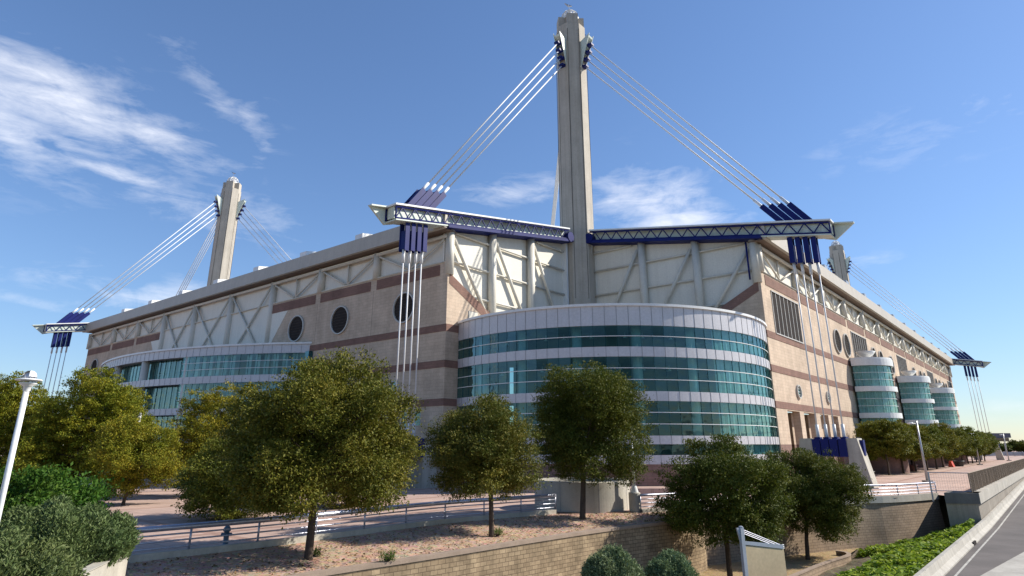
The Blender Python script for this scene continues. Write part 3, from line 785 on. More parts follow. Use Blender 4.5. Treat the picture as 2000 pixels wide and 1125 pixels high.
in2 = norm(-uL * .7 + uR * .75); in4 = norm(-uR * .75 + uL * .7)
mast(T, 'tallest looking concrete mast, nearest one, standing above the glass rotunda', (-uR, -uL, norm(uR + uL)))
mast(T2, 'distant concrete mast rising behind the shaded left facade', (-uR, uL, in2))
mast(T4, 'distant concrete mast whose top just shows over the sunlit right facade', (-uL, uR, in4))

def roof_beam(P0, d, label, Tm, far_side, long=27.0):
    """outrigger truss beam over the notch wall; s runs outward from the facade corner P0 along d"""
    s_ = Vector((d.y, -d.x, 0)); W = 1.7
    root = thing('roof_beam', label, 'beam', P0 + Z * 31, 'outrigger roof beams carrying the stay cables')
    zb = lambda s: 31.45 - .176 * (s - 1.0) if True else 0
    zt = lambda s: zb(s) + 1.72
    B = lambda s, o, z: P0 + d * s + s_ * o + Z * z
    s0, s1, st = -long + 1.2, 9.6, 12.1
    mb = MB()                                        # cladding core and the white top plate
    mb.prism([B(.8, -W / 2 + .25, zb(.8) + .2), B(s1, -W / 2 + .25, zb(s1) + .2), B(s1, -W / 2 + .25, zt(s1) - .05), B(.8, -W / 2 + .25, zt(.8) - .05)], s_ * (W - .5)); mb.prism([B(s0, -.12, zb(s0) + .2), B(.78, -.12, zb(.78) + .2), B(.78, -.12, zt(.78) - .05), B(s0, -.12, zt(s0) - .05)], s_ * .24)
    mb.build('cladding', M['palegreen'], root)
    mb = MB(); mb.prism([B(s0, -W / 2 - .35, zt(s0)), B(s1 + .25, -W / 2 - .35, zt(s1 + .25)), B(s1 + .25, -W / 2 - .35, zt(s1 + .25) + .22), B(s0, -W / 2 - .35, zt(s0) + .22)], s_ * (W + .7)); mb.build('top_plate', M['white'], root)
    o = far_side * (W / 2 + .1); mb = MB(); mb.prism([B(s1 - 1.2, o, zb(s1 - 1.2) - .15), B(s1 + .1, o, zb(s1) - .35), B(st, o, zt(st) + .2), B(s1 - 1.2, o, zt(s1 - 1.2) + .2)], s_ * .28 * far_side); mb.prism([B(s1, o, zt(s1) + .02), B(st, o, zt(st) + .02), B(st, o, zt(st) + .2), B(s1, o, zt(s1) + .2)], s_ * -.5 * far_side); mb.build('pointed_tip', M['palegreen'], root)
    mb = MB(); mb.prism([B(0.8, -W / 2 - .2, zb(.8) - .16), B(s1, -W / 2 - .2, zb(s1) - .16), B(s1, -W / 2 - .2, zb(s1)), B(.8, -W / 2 - .2, zb(.8))], s_ * (W + .4)); mb.build('bottom_plate', M['palegreen'], root)
    mb = MB(); mb.prism([B(s0, -W / 2 - .3, zb(s0) - .35), B(1.1, -W / 2 - .3, zb(1.1) - .35), B(1.1, -W / 2 - .3, zb(1.1) + .05), B(s0, -W / 2 - .3, zb(s0) + .05)], s_ * (W + .6))
    mb.tube([B(s0 - .2, -1.25, zb(s0) + .45), B(s0 - .2, 1.25, zb(s0) + .45)], .85, 14)
    mb.build('lower_flange', M['blue'], root)
    for sd_ in (-1, 1):
        mb = MB(); o = sd_ * (W / 2 + .08)
        mb.tube([B(s0, o, zb(s0) + .12), B(s1, o, zb(s1) + .12)], .13, 6); mb.tube([B(s0, o, zt(s0) - .18), B(s1, o, zt(s1) - .18)], .13, 6)
        n = 18; stp = (s1 - s0) / n
        for k in range(n):
            a = s0 + stp * k; mb.tube([B(a, o, zb(a) + .15), B(a + stp / 2, o, zt(a + stp / 2) - .2)], .085, 5); mb.tube([B(a + stp / 2, o, zt(a + stp / 2) - .2), B(a + stp, o, zb(a + stp) + .15)], .085, 5)
        mb.tube([B(s1, o, zb(s1) + .1), B(s1, o, zt(s1) - .1)], .11, 6)
        mb.build('truss', M['blue'], root)
    for q in range(4):                               # stay cables up to the mast
        sa = 7.6 - 1.15 * q; top = bracket_pt(Tm, d, q); bot = B(sa, 0, zt(sa) - .1); v = (top - bot); L = v.length; v.normalize()
        mb = MB()
        up = v.cross(s_).normalized()
        for k in (-1, 1):
            o = bot + s_ * (.52 * k) - v * .1; mb.box(o - up * .36 - s_ * .07, v * 4.3, s_ * .14, up * .72)
        mb.box(bot + v * 1.7 - s_ * .45 - up * .34, v * 2.4, s_ * .9, up * .62)
        pl = mb.build('anchor_plate', M['blue'], root)
        mb = MB(); mb.tube([bot + v * 1.2 - s_ * .4, bot + v * 1.2 + s_ * .4], .22, 8); mb.build('anchor_bolt', M['darkc'], pl)
        mb = MB(); mb.tube([bot + v * 4.0, bot + v * 5.9], .2, 8); mb.tube([bot + v * 5.8, bot + v * (L - .5)], .105, 8); mb.build('stay_cable', M['cable'], root, True)
    for q in range(4):                               # tie-downs to the pier below
        sa = 7.35 - .95 * q; bot = B(sa, 0, 6.2); top = B(sa, 0, zb(sa) - .1)
        mb = MB()
        for k in (-1, 1): mb.cbox(top + s_ * .5 * k - Z * 3.6, d * .62, s_ * .14, Z * 3.5)
        mb.cbox(top - Z * 3.4, d * .5, s_ * .9, Z * 2.3)
        mb.build('anchor_plate', M['blue'], root)
        mb = MB(); mb.tube([top - Z * 3.4, top - Z * 5.0], .19, 8); mb.tube([top - Z * 4.9, B(sa, 0, 6.7)], .088, 8); mb.tube([B(sa, 0, 6.9), B(sa, 0, 5.2)], .2, 8); mb.build('tie_cable', M['cable'], root, True)
    return root
roof_beam(A, -uR, 'blue trussed roof beam with pale pointed end above the shaded left facade corner', T, 1)
roof_beam(C, -uL, 'blue trussed roof beam with pale pointed end above the sunlit right facade corner', T, -1)
roof_beam(A2, -uR, 'small far roof beam with pointed end at the left end of the shaded facade', T2, 1)
roof_beam(C2, -uL, 'small far roof beam with pointed end at the right end of the sunlit facade', T4, -1)
# inward stays from the masts to the roof
def back_stays(P, d, label, spread=1.0):
    root = thing('back_stay', label, 'cable', P + d * 4 + Z * 68, 'stay cables running from the masts down to the roof')
    for q in range(4):
        e = P + d * (34 + 1.6 * q) + Z * 37; mb = MB(); mb.tube([bracket_pt(P, d, 3 - q), e], .11, 6); mb.build('cable', M['cable'], root, True)
back_stays(T, norm(uR + uL), 'white stay cables hidden mostly behind the nearest mast')
back_stays(T2, in2, 'thin white stay cables sloping right from the left distant mast to the roof')
back_stays(T2, uL, 'thin white stay cables sloping left and away from the left distant mast')
back_stays(T4, in4, 'thin white stay cables behind the roof edge at the right distant mast')

def tie_pier(P0, d, label):
    s_ = Vector((d.y, -d.x, 0)); root = thing('tie_pier', label, 'anchor pier', P0 + d * 6, 'concrete piers anchoring the tie-down cables')
    B = lambda s, o, z: P0 + d * s + s_ * o + Z * z
    mb = MB()
    mb.prism([B(7.75, -1.3, 0), B(9.9, -1.3, 0), B(8.9, -1.3, 5.3), B(7.75, -1.3, 5.3)], s_ * 2.6); mb.build('leg', M['concrete2'], root)
    mb = MB(); mb.prism([B(4.1, -1.3, 0), B(1.7, -1.3, 0), B(2.7, -1.3, 5.3), B(4.1, -1.3, 5.3)], s_ * 2.6); mb.build('leg', M['concrete2'], root)
    mb = MB(); mb.box(B(4.0, -1.1, 3.6), d * 3.9, s_ * 2.2, Z * 1.5); mb.build('cross_beam', M['concrete2'], root)
    for k in range(4):
        mb = MB(); mb.cbox(B(7.35 - .95 * k, 0, 3.25), d * .86, s_ * 3.0, Z * 1.98); mb.cbox(B(7.35 - .95 * k, 0, 5.2), d * .6, s_ * 1.2, Z * .25); mb.build('anchor_box', M['blue'], root)
    mb = MB(); mb.box(B(8.92, -.45, 3.4), d * .42, s_ * .9, Z * 1.7); mb.build('end_plate', M['blue'], root)
tie_pier(A, -uR, 'concrete tie-down pier in shade, mostly hidden between two oaks before the left facade')
tie_pier(C, -uL, 'concrete tie-down pier with dark blue anchor boxes before the sunlit facade corner')
tie_pier(A2, -uR, 'far tie-down pier hidden behind the yellow trees at the left end')
tie_pier(C2, -uL, 'small far tie-down pier beyond the plaza tree row at the right end')

# ---------------------------------------------------------------- walls, railings, road edge
M['splitA'] = brickmat('split_face_block', norm(Vector((.66, .75, 0))), (.46, .345, .215), (.34, .25, .155), (.16, .115, .075), .46, .21, .016, .95, .8, .55, .8)
M['splitB'] = brickmat('split_face_block_brown', Vector((1, 0, 0)), (.40, .30, .21), (.345, .255, .175), (.19, .14, .10), .46, .21, .016, .95, .8, .35, .5)
def curved_wall(name, top, zb, th, mat, capmat, label, cat, cap=.16, batter=0.0, parent=None):
    root = thing(name, label, cat, top[0].lerp(top[-1], .5) * 1.0 + Z * (zb - top[0].z)) if parent is None else parent
    n = len(top); nor = []
    for i in range(n):
        d = top[min(i + 1, n - 1)] - top[max(i - 1, 0)]; nor.append(Vector((d.y, -d.x, 0)).normalized())
    mb = MB()
    f0 = [top[i] for i in range(n)]; f1 = [Vector((top[i].x, top[i].y, zb)) + nor[i] * batter for i in range(n)]
    strip(mb, f0, f1, 6)
    strip(mb, [top[i] - nor[i] * th for i in range(n)], f0)
    bk = [top[i] - nor[i] * th for i in range(n)]; strip(mb, [Vector((p.x, p.y, p.z - .5)) for p in bk], bk)
    mb.build('block_face', mat, root)
    mb = MB()
    a = [top[i] + nor[i] * .05 + Z * cap for i in range(n)]; b = [top[i] + nor[i] * .05 - Z * .004 for i in range(n)]
    c = [top[i] - nor[i] * (th + .05) + Z * cap for i in range(n)]; d = [top[i] - nor[i] * (th + .05) - Z * .004 for i in range(n)]
    strip(mb, a, b); strip(mb, c, a); strip(mb, d, c)
    mb.build('cap_stone', capmat, root)
    return root
M['cap'] = mottled('wall_cap_stone', (.33, .25, .19), .9, 1.2, .2, 14, 0, .2, .3)
curved_wall('retaining_wall', wl, -5.1, .4, M['splitA'], M['cap'], 'tan split block retaining wall with a rounded end below the gravel bed', 'wall')
w2 = smooth_line([Vector((p.x, p.y, -.02)) for p in [EDGE2[0].lerp(EDGE2[1], .55)] + EDGE2[1:]], 50, 2)
curved_wall('retaining_wall', w2, -5.0, .5, M['splitB'], M['cap'], 'brown block retaining wall curving under the silver railing at the right', 'wall', .12, .35)

def railing(line, z0, h, label, curb=.25, spacing=2.6, top_r=.10):
    root = thing('railing', label, 'railing', line[0].lerp(line[-1], .5), 'silver tube railings along the plaza edge')
    L = sum((b - a).length for a, b in zip(line, line[1:])); n = max(2, int(L / spacing) + 1)
    ps = resample(line, n)
    mb = MB()
    dirs = [(line[min(i + 1, len(line) - 1)] - line[max(i - 1, 0)]).normalized() for i in range(len(line))]
    sn = [Vector((d.y, -d.x, 0)) for d in dirs]
    a = [p + s * .16 + Z * (z0 + curb) for p, s in zip(line, sn)]; b = [p + s * .16 + Z * (z0 - .4) for p, s in zip(line, sn)]
    c = [p - s * .16 + Z * (z0 + curb) for p, s in zip(line, sn)]; d = [p - s * .16 + Z * (z0 - .1) for p, s in zip(line, sn)]
    strip(mb, a, b); strip(mb, c, a); strip(mb, d, c); mb.quad(a[-1], b[-1], d[-1], c[-1])
    mb.build('kerb', M['concrete2'], root)
    mb = MB(); mb.tube([p + Z * (z0 + h) for p in line], top_r, 10); mb.build('handrail', M['rail'], root, True)
    for k in range(3):
        zz_ = z0 + curb + (h - curb) * (k + .55) / 3.6
        mb = MB(); mb.tube([p + Z * zz_ for p in line], .038, 6); mb.build('rail', M['rail'], root, True)
    for p in ps:
        mb = MB(); mb.tube([p + Z * (z0 + curb - .02), p + Z * (z0 + h)], .05, 6); mb.build('post', M['rail'], root, True)
    return root
rl1 = smooth_line([RAILB[0].lerp(RAILB[1], .6)] + RAILB[1:], 70, 2)
railing(rl1, 0, 1.12, 'long silver tube railing between the gravel bed and the plaza, left of the round planter', .2, 2.9, .125)
rl2 = smooth_line([p.copy() for p in EDGE2], 50, 2)
railing(rl2, .0, 1.08, 'silver tube railing on top of the brown curved wall, right of the round planter', .16, 3.0, .085)

# road wall with coping, end block, slatted fence and barrier
rw = thing('road_wall', 'concrete road wall with pale coping running along the plaza edge into the distance', 'wall', BLK - Z * 3)
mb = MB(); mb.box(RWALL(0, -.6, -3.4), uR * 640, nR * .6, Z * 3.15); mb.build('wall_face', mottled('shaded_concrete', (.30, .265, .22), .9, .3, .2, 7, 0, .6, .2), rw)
mb = MB(); mb.box(RWALL(.0, -.75, -.25), uR * 640, nR * .95, Z * .86); mb.build('coping', M['palec'], rw)
ex = Vector((-2.5, .35, 0))
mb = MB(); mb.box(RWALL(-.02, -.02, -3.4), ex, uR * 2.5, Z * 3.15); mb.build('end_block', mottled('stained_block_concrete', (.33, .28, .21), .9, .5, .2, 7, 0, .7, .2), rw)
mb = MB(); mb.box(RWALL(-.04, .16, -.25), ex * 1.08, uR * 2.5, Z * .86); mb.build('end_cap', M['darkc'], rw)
M['fence'] = mottled('brown_fence_slat', (.27, .205, .15), .8, 1.0, .15, 9)
fn = thing('slat_fence', 'brown slatted fence standing on the pale road wall coping', 'fence', RWALL(20, -.35, .6))
mb = MB(); mb.box(RWALL(.3, -.36, .66), uR * 420, nR * .03, Z * 1.5); mb.build('slat_panel', M['fence'], fn)
mb = MB()
for k in range(330):
    mb.cbox(RWALL(.35 + k * .42, -.32, .66), uR * .09, nR * .05, Z * 1.52)
o_ = mb.build('slat', mottled('dark_fence_slat', (.19, .145, .105), .85), fn); o_['kind'] = 'stuff'
for k in range(60):
    mb = MB(); mb.tube([RWALL(.3 + 3.0 * k, -.3, .6), RWALL(.3 + 3.0 * k, -.3, 2.22)], .04, 6); mb.build('post', M['fence'], fn)
mb = MB(); mb.tube([RWALL(.3, -.3, 2.2), RWALL(300, -.3, 2.2)], .04, 6); mb.build('top_rail', M['fence'], fn)
e0 = RWALL(.3, -.3, 0); e1 = e0 + Vector((-2.55, 1.5, 0))
gf = thing('fence_end_frame', 'open wire mesh end frame with two posts beside the start of the brown fence', 'fence', e1)
mb = MB(); mb.tube([e1 + Z * -.2, e1 + Z * 2.25], .07, 8); mb.build('post', M['grey'], gf)
mb = MB(); mb.tube([e1 + Z * 2.2, e0 + Z * 2.2], .04, 6); mb.tube([e1 + Z * .7, e0 + Z * .7], .03, 6); mb.build('rail', M['grey'], gf)
mb = MB()
for k in range(1, 16):
    q = e1.lerp(e0, k / 16); mb.tube([q + Z * .7, q + Z * 2.2], .006, 4)
mb.build('wire', M['grey'], gf)
bt = thing('road_barrier', 'pale concrete road barrier with sloped foot between ground cover and road', 'barrier', RWALL(-20, .6, -2.1))
mb = MB(); prof = [(0, -.9), (.10, .66), (.30, .66), (.38, .28), (.60, .08), (.60, -.3)]
tt = [-95, -60, -30, 0, 40, 100, 300, 600]
for t in tt: mb.v += [tuple(RWALL(t, o, RZ(t) + z)) for o, z in prof]
for i in range(len(tt) - 1):
    for k in range(len(prof) - 1):
        q = i * len(prof) + k; mb.f.append((q, q + 1, q + len(prof) + 1, q + len(prof)))
mb.build('barrier_body', M['palec'], bt)
mb = MB()
for k in range(-12, 30): mb.box(RWALL(k * 6.0, .09, RZ(k * 6) + .2), uR * .04, nR * .22, Z * .465)
mb.build('joint', M['seam'], bt)

mb = MB(); mb.box(RWALL(-13, .5, RZ(0) - .05), uR * 1.4, nR * .12, Z * .26); mb.build('drain_opening', M['dark'], bt)

# ---------------------------------------------------------------- street furniture
def concrete_ring(name, c, r, h, th, label, mat=None, sides=128):
    root = thing(name, label, 'planter', c)
    mb = MB(); mb.lathe(c, [(r, -.6), (r, h - .06), (r - .05, h), (r - th, h), (r - th, h - .35)], sides); mb.build('planter_wall', mat or M['concrete2'], root)
    mb = MB(); mb.disc(c + Z * (h - .3), Vector((1, 0, 0)), Vector((0, 1, 0)), r - th); mb.build('soil', M['soil'], root)
    mb = MB()
    for k in range(8):
        q = 2 * math.pi * (k + .3) / 8; e = Vector((math.cos(q), math.sin(q), 0)); mb.cbox(c + e * (r + .002) - Z * .2, Vector((-e.y, e.x, 0)) * .03, e * .012, Z * (h + .1))
    mb.build('joint', M['seam'], root)
    return root
pf = gz(1137, 1005, -.15); pl_, pr_ = at_depth(1043, 970, pf.y + 3.4), at_depth(1232, 970, pf.y + 3.4)
PR = (pr_.x - pl_.x) / 2 * .985; PC = Vector(((pl_.x + pr_.x) / 2, pf.y + PR, -.15))
concrete_ring('round_planter', PC, PR, 2.15, .35, 'big round cast concrete planter behind the dark green oak')
py_ = gz(197, 985, 0)
concrete_ring('round_planter', Vector((gz(200, 968, 0).x - 1.5, gz(200, 978, 0).y + 3.4, 0)), 3.6, .62, .3, 'low pale round planter under the big yellow tree', M['palec'])

def lamp(P, hgt, label, ped=0.0, r=.085):
    root = thing('lamp_post', label, 'lamp post', P, 'white saucer lamp posts')
    if ped:
        mb = MB(); mb.lathe(P, [(0, ped), (.40, ped), (.43, ped - .05), (.43, -.5)], 20); mb.build('pedestal', M['concrete2'], root)
        mb = MB(); mb.lathe(P, [(.30, ped), (.3, ped + .06), (.17, ped + .45)], 18); mb.build('base_cone', M['white'], root, True)
    mb = MB(); mb.tube([P + Z * ped, P + Z * (hgt - .3)], [r, r * .93], 16); mb.build('pole', M['white'], root, True)
    mb = MB(); t = P + Z * hgt
    mb.lathe(t, [(0.095, -0.374), (0.116, -0.230), (0.231, -0.158), (0.245, -0.122), (0.136, -0.108)], 24); mb.build('collar', M['white'], root, True)
    mb = MB(); mb.lathe(t, [(0.190, -0.072), (0.340, -0.058), (0.360, -0.032), (0.340, -0.014), (0.184, 0.014), (0.177, -0.043)], 32); mb.build('saucer', M['white'], root, True)
    mb = MB()
    for k in range(8):
        q = 2 * math.pi * k / 8; e = Vector((math.cos(q), math.sin(q), 0)); mb.tube([t + e * .185 - Z * .11, t + e * .185 + Z * .07], .012, 5)
    mb.build('cage', M['grey'], root)
    mb = MB(); mb.lathe(t, [(0.184, 0.058), (0.180, 0.115), (0.150, 0.187), (0.088, 0.241), (0.007, 0.259)], 24, R(-60), R(215)); d = mb.build('dome', M['white'], root, True)
    mb = MB(); mb.lathe(t, [(0.000, -0.072), (0.136, -0.072), (0.150, 0.058), (0.116, 0.144), (0.000, 0.194)], 18); mb.build('lens', M['panelw'], root, True)
    return root
lp = at_depth(57, 740, 20.0)
lamp(Vector((lp.x, lp.y, 0)), lp.z, 'white lamp post with saucer head at the far left before the yellow trees')
lb = gz(1243, 999, 0)
lamp(Vector((lb.x, lb.y + .4, 0)), 6.0, 'white lamp post on a concrete pedestal beside the round planter', 1.25, .10)
def pole_lamp(P, h, label, side):
    root = thing('lamp_post', label, 'lamp post', P, 'grey tapered lamp posts on the right plaza')
    mb = MB(); mb.cbox(P, Vector((.9, 0, 0)), Vector((0, .9, 0)), Z * .25); mb.build('footing', M['concrete2'], root)
    mb = MB(); mb.tube([P + Z * .2, P + Z * h], [.17, .09], 12); mb.build('pole', M['grey'], root, True)
    mb = MB(); mb.tube([P + Z * (h - .45), P + side * .9 + Z * (h - .3)], .05, 6); mb.build('arm', M['grey'], root, True)
    c = P + side * 1.3 + Z * (h - .38); mb = MB(); mb.lathe(c, [(0, .16), (.3, .14), (.42, .02), (.36, -.06), (0, -.08)], 16); mb.build('lamp_head', M['white'], root, True)
for (px, py, h), nm in zip(((1812, 942, 7.6), (1914, 908, 7.6), (1971, 900, 8.0)), ('nearest grey lamp post standing behind the right end of the silver railing', 'grey lamp post among the far trees of the plaza row', 'thin far grey lamp post beyond the end of the plaza tree row')):
    pole_lamp(gz(px, py, 0), h, nm, Vector((-.9, -.4, 0)))
# fire hydrant behind the railing
hp = gz(423, 1072, 0) + Vector((0, .9, 0)); hy = thing('fire_hydrant', 'blue grey fire hydrant standing behind the long railing', 'hydrant', hp)
M['hyd'] = mottled('faded_blue_iron', (.10, .16, .21), .5, 3, .2)
mb = MB(); mb.lathe(hp, [(.19, 0), (.19, .06), (.12, .08), (.12, .62), (.17, .64), (.17, .70), (.14, .80), (.06, .90), (.0, .92)], 16); mb.build('barrel', M['hyd'], hy, True)
for a in (0, 180, 270):
    e = Vector((math.cos(R(a)), math.sin(R(a)), 0)); mb = MB(); mb.tube([hp + e * .08 + Z * .5, hp + e * .24 + Z * .5], .075, 10); mb.build('outlet_cap', M['hyd'], hy)
mb = MB(); mb.tube([hp + Z * .9, hp + Z * .97], .035, 5); mb.build('stem_nut', M['hyd'], hy)
# sign seen from behind
sp0 = at_depth(1447, 1030, 39.5); spx = at_depth(1533, 1078, 39.5); SZ = -3.95
sg_ = thing('sign', 'blank tan sign panel on a grey post with three tie rods, seen from behind', 'sign', (sp0.x, sp0.y, SZ))
ux = Vector((1, .45, 0)).normalized(); sy = Vector((-ux.y, ux.x, 0))
def SP(x, z, o=0): return Vector((sp0.x, sp0.y, 0)) + ux * x + sy * o + Z * z
zt_ = sp0.z; wid = (spx.x - sp0.x) * 1.27; zb_ = at_depth(1450, 1063, 39.5).z
mb = MB(); mb.box(SP(-.12, SZ, -.1), ux * .24, sy * .2, Z * (zt_ - SZ)); mb.prism([SP(-.12, zt_ - .9, -.05), SP(-.12, zt_ - .02, -.05), SP(-.34, zt_ - .02, -.05)], sy * .1); mb.lathe(SP(0, zt_), [(.12, 0), (.12, .05), (0, .09)], 12)
mb.build('post', M['tanback'], sg_)
zr = at_depth(1533, 1073, 39.5).z
mb = MB(); mb.prism([SP(.12, zb_ - .02, -.08), SP(wid, zr - .14, -.08), SP(wid, zr + .08, -.08), SP(.12, zb_ + .16, -.08)], sy * .16); mb.build('beam', M['tanback'], sg_)
for k in range(3):
    mb = MB(); mb.tube([SP(.1, zt_ - .12 - .1 * k), SP(wid - .25 * k - .08, zr + .05)], .022, 6); mb.build('tie_rod', M['rail'], sg_)
mb = MB(); mb.prism([SP(.16, zb_ - .06, -.05), SP(wid + .03, zr - .16, -.05), SP(wid + .06, zt_ - 3.4, -.05), SP(.16, zt_ - 3.2, -.05)], sy * .1); mb.build('panel', M['tan'], sg_)
mb = MB()
for k in range(3): mb.tube([SP(wid - .1 + .0, zr + .06 - .09 * k, 0), SP(wid + .12, zr + .06 - .09 * k, 0)], .03, 6)
mb.build('rod_end', M['white'], sg_)
mb = MB(); mb.box(SP(wid - .02, SZ, -.06), ux * .1, sy * .12, Z * (zt_ - 3.3 - SZ)); mb.build('post', M['tanback'], sg_)
# curved low planter wall before the low oak
pw = smooth_line(PWL, 40, 2)
curved_wall('planter_wall', pw, -5.2, .22, M['splitB'], M['cap'], 'low curved block kerb around the straw bed of the low oak', 'wall', .08)
# concrete rim of the rosemary bed, lower left
rimz = .95
rp_ = [gz(120, 1140, rimz), gz(150, 1126, rimz), gz(180, 1112, rimz), gz(205, 1100, rimz), gz(228, 1086, rimz)]
rp_ += [rp_[-1] + Vector((-.1, .8, 0)), rp_[-1] + Vector((-.7, 2.0, 0)), rp_[-1] + Vector((-2.2, 3.2, 0)), rp_[-1] + Vector((-5, 4, 0))]
curved_wall('raised_planter', resample(rp_, 40), -.5, .28, M['concrete2'], M['concrete2'], 'curved concrete planter rim holding the rosemary at the lower left', 'planter', .02)
# small things on the right plaza
def pot(P, r, h, mat, label, cat='planter'):
    root = thing('plant_pot', label, cat, P, None)
    mb = MB(); mb.lathe(P, [(r * .72, 0), (r, h * .85), (r * 1.06, h * .86), (r * 1.06, h), (r * .85, h), (r * .8, h * .8)], 20); mb.build('pot', mat, root, True)
    mb = MB(); mb.disc(P + Z * h * .84, Vector((1, 0, 0)), Vector((0, 1, 0)), r * .84, 20); mb.build('soil', M['soil'], root)
M['orange'] = mottled('orange_plastic', (.55, .07, .03), .5, 1, .1); M['blackpl'] = mottled('black_plastic', (.03, .035, .035), .5, 1, .1)
def road_block(P, label):
    root = thing('plastic_barrier', label, 'barrier', P)
    d = uR * 2.6; s_ = nR
    mb = MB(); mb.prism([P - d / 2 - s_ * .5, P - d / 2 + s_ * .5, P - d / 2 + s_ * .2 + Z * 1.1, P - d / 2 - s_ * .2 + Z * 1.1], d); mb.build('barrier_body', M['orange'], root)
    mb = MB(); mb.box(P - d * .5 - s_ * .25 + Z * 1.1, d, s_ * .5, Z * .12); mb.build('top_ridge', M['orange'], root)
road_block(gz(1859, 912, 0), 'orange red plastic barrier on the plaza beneath the tree row')
pot(gz(1874, 911, 0), 1.1, 1.2, M['blackpl'], 'dark round pot next to the orange barrier')
pot(gz(1782, 921, 0), .9, 1.2, mottled('maroon_bin', (.12, .05, .05), .6), 'maroon round bin between the first trees of the plaza row', 'bin')
pot(gz(1703, 934, 0), .5, .95, M['blackpl'], 'black bin beside the foot of the right tie-down pier', 'bin')
# far canopy and far fence at the right edge
cp = gz(1957, 884, 0); cp = cp * (300 / cp.y); cp.z = 0
cn = thing('canopy', 'dark flat roofed canopy on posts at the far right beyond the trees', 'canopy', cp)
cx_ = Vector((1, -.15, 0)).normalized(); cy_ = Vector((.15, 1, 0)).normalized()
def zpx(py, Y=300): return at_depth(1957, py, Y).z
mb = MB(); mb.box(cp - cx_ * 6.3 + Z * zpx(855), cx_ * 11.5, cy_ * 9, Z * (zpx(846) - zpx(855))); mb.build('roof', mottled('canopy_roof', (.14, .14, .17), .7), cn)
mb = MB(); mb.box(cp - cx_ * 3 + cy_ * -.3 + Z * zpx(862), cx_ * 7.0, cy_ * 8, Z * (zpx(855.3) - zpx(862))); mb.build('fascia_box', mottled('canopy_fascia', (.20, .16, .10), .8), cn)
for x, r_ in ((-.2, .55), (3.4, .12), (-3.3, .12)):
    mb = MB(); mb.tube([cp + cx_ * x + cy_ * 3, cp + cx_ * x + cy_ * 3 + Z * zpx(862)], r_, 10); mb.build('post', M['grey'], cn)
fw = gz(1925, 893, 0)
lowf = thing('low_fence', 'low grey fence line across the far end of the plaza', 'fence', at_depth(1930, 885, 290).xy.to_3d())
mb = MB(); mb.box(at_depth(1915, 885, 290).xy.to_3d() + Z * .2, Vector((42, 0, 0)), Vector((0, .1, 0)), Z * 1.6); mb.build('mesh_panel', M['grey'], lowf)
for k in range(12): mb = MB(); q = at_depth(1915, 885, 289.8).xy.to_3d() + Vector((3.7 * k, 0, 0)); mb.tube([q, q + Z * 2.1], .09, 6); mb.build('post', M['grey'], lowf)
# white frame by the left hall
wf = at_depth(268, 838, 62); wroot = thing('banner_frame', 'white post with a crossbar between the yellow trees at left', 'frame', (wf.x, wf.y, 0))
mb = MB(); mb.tube([Vector((wf.x, wf.y, 0)), Vector((wf.x + .0, wf.y, at_depth(273, 806, 62).z))], .16, 10); mb.build('post', M['white'], wroot)
q0 = at_depth(236, 826, 62); mb = MB(); mb.tube([Vector((q0.x, q0.y, q0.z)), Vector((wf.x, wf.y, q0.z + .05))], .1, 8); mb.build('crossbar', M['white'], wroot)

# ---------------------------------------------------------------- plants
def leaf_mesh(name, P, Aax, Bax, mat, parent):
    """P centres, Aax half length vectors, Bax half width vectors (numpy n x 3): one diamond leaf each"""
    n = len(P); v = np.empty((n, 4, 3), np.float32)
    v[:, 0] = P - Aax; v[:, 1] = P + Bax; v[:, 2] = P + Aax; v[:, 3] = P - Bax
    me = bpy.data.meshes.new(name); me.vertices.add(n * 4); me.loops.add(n * 4); me.polygons.add(n)
    me.vertices.foreach_set('co', v.ravel()); me.loops.foreach_set('vertex_index', np.arange(n * 4, dtype=np.int32))
    me.polygons.foreach_set('loop_start', np.arange(0, n * 4, 4, dtype=np.int32)); me.polygons.foreach_set('loop_total', np.full(n, 4, np.int32))
    me.update(calc_edges=True); me.materials.append(mat)
    o = bpy.data.objects.new(name, me); COL.objects.link(o)
    if parent: o.parent = parent
    return o
def unit(a): return a / np.maximum(1e-9, np.linalg.norm(a, axis=1, keepdims=True))
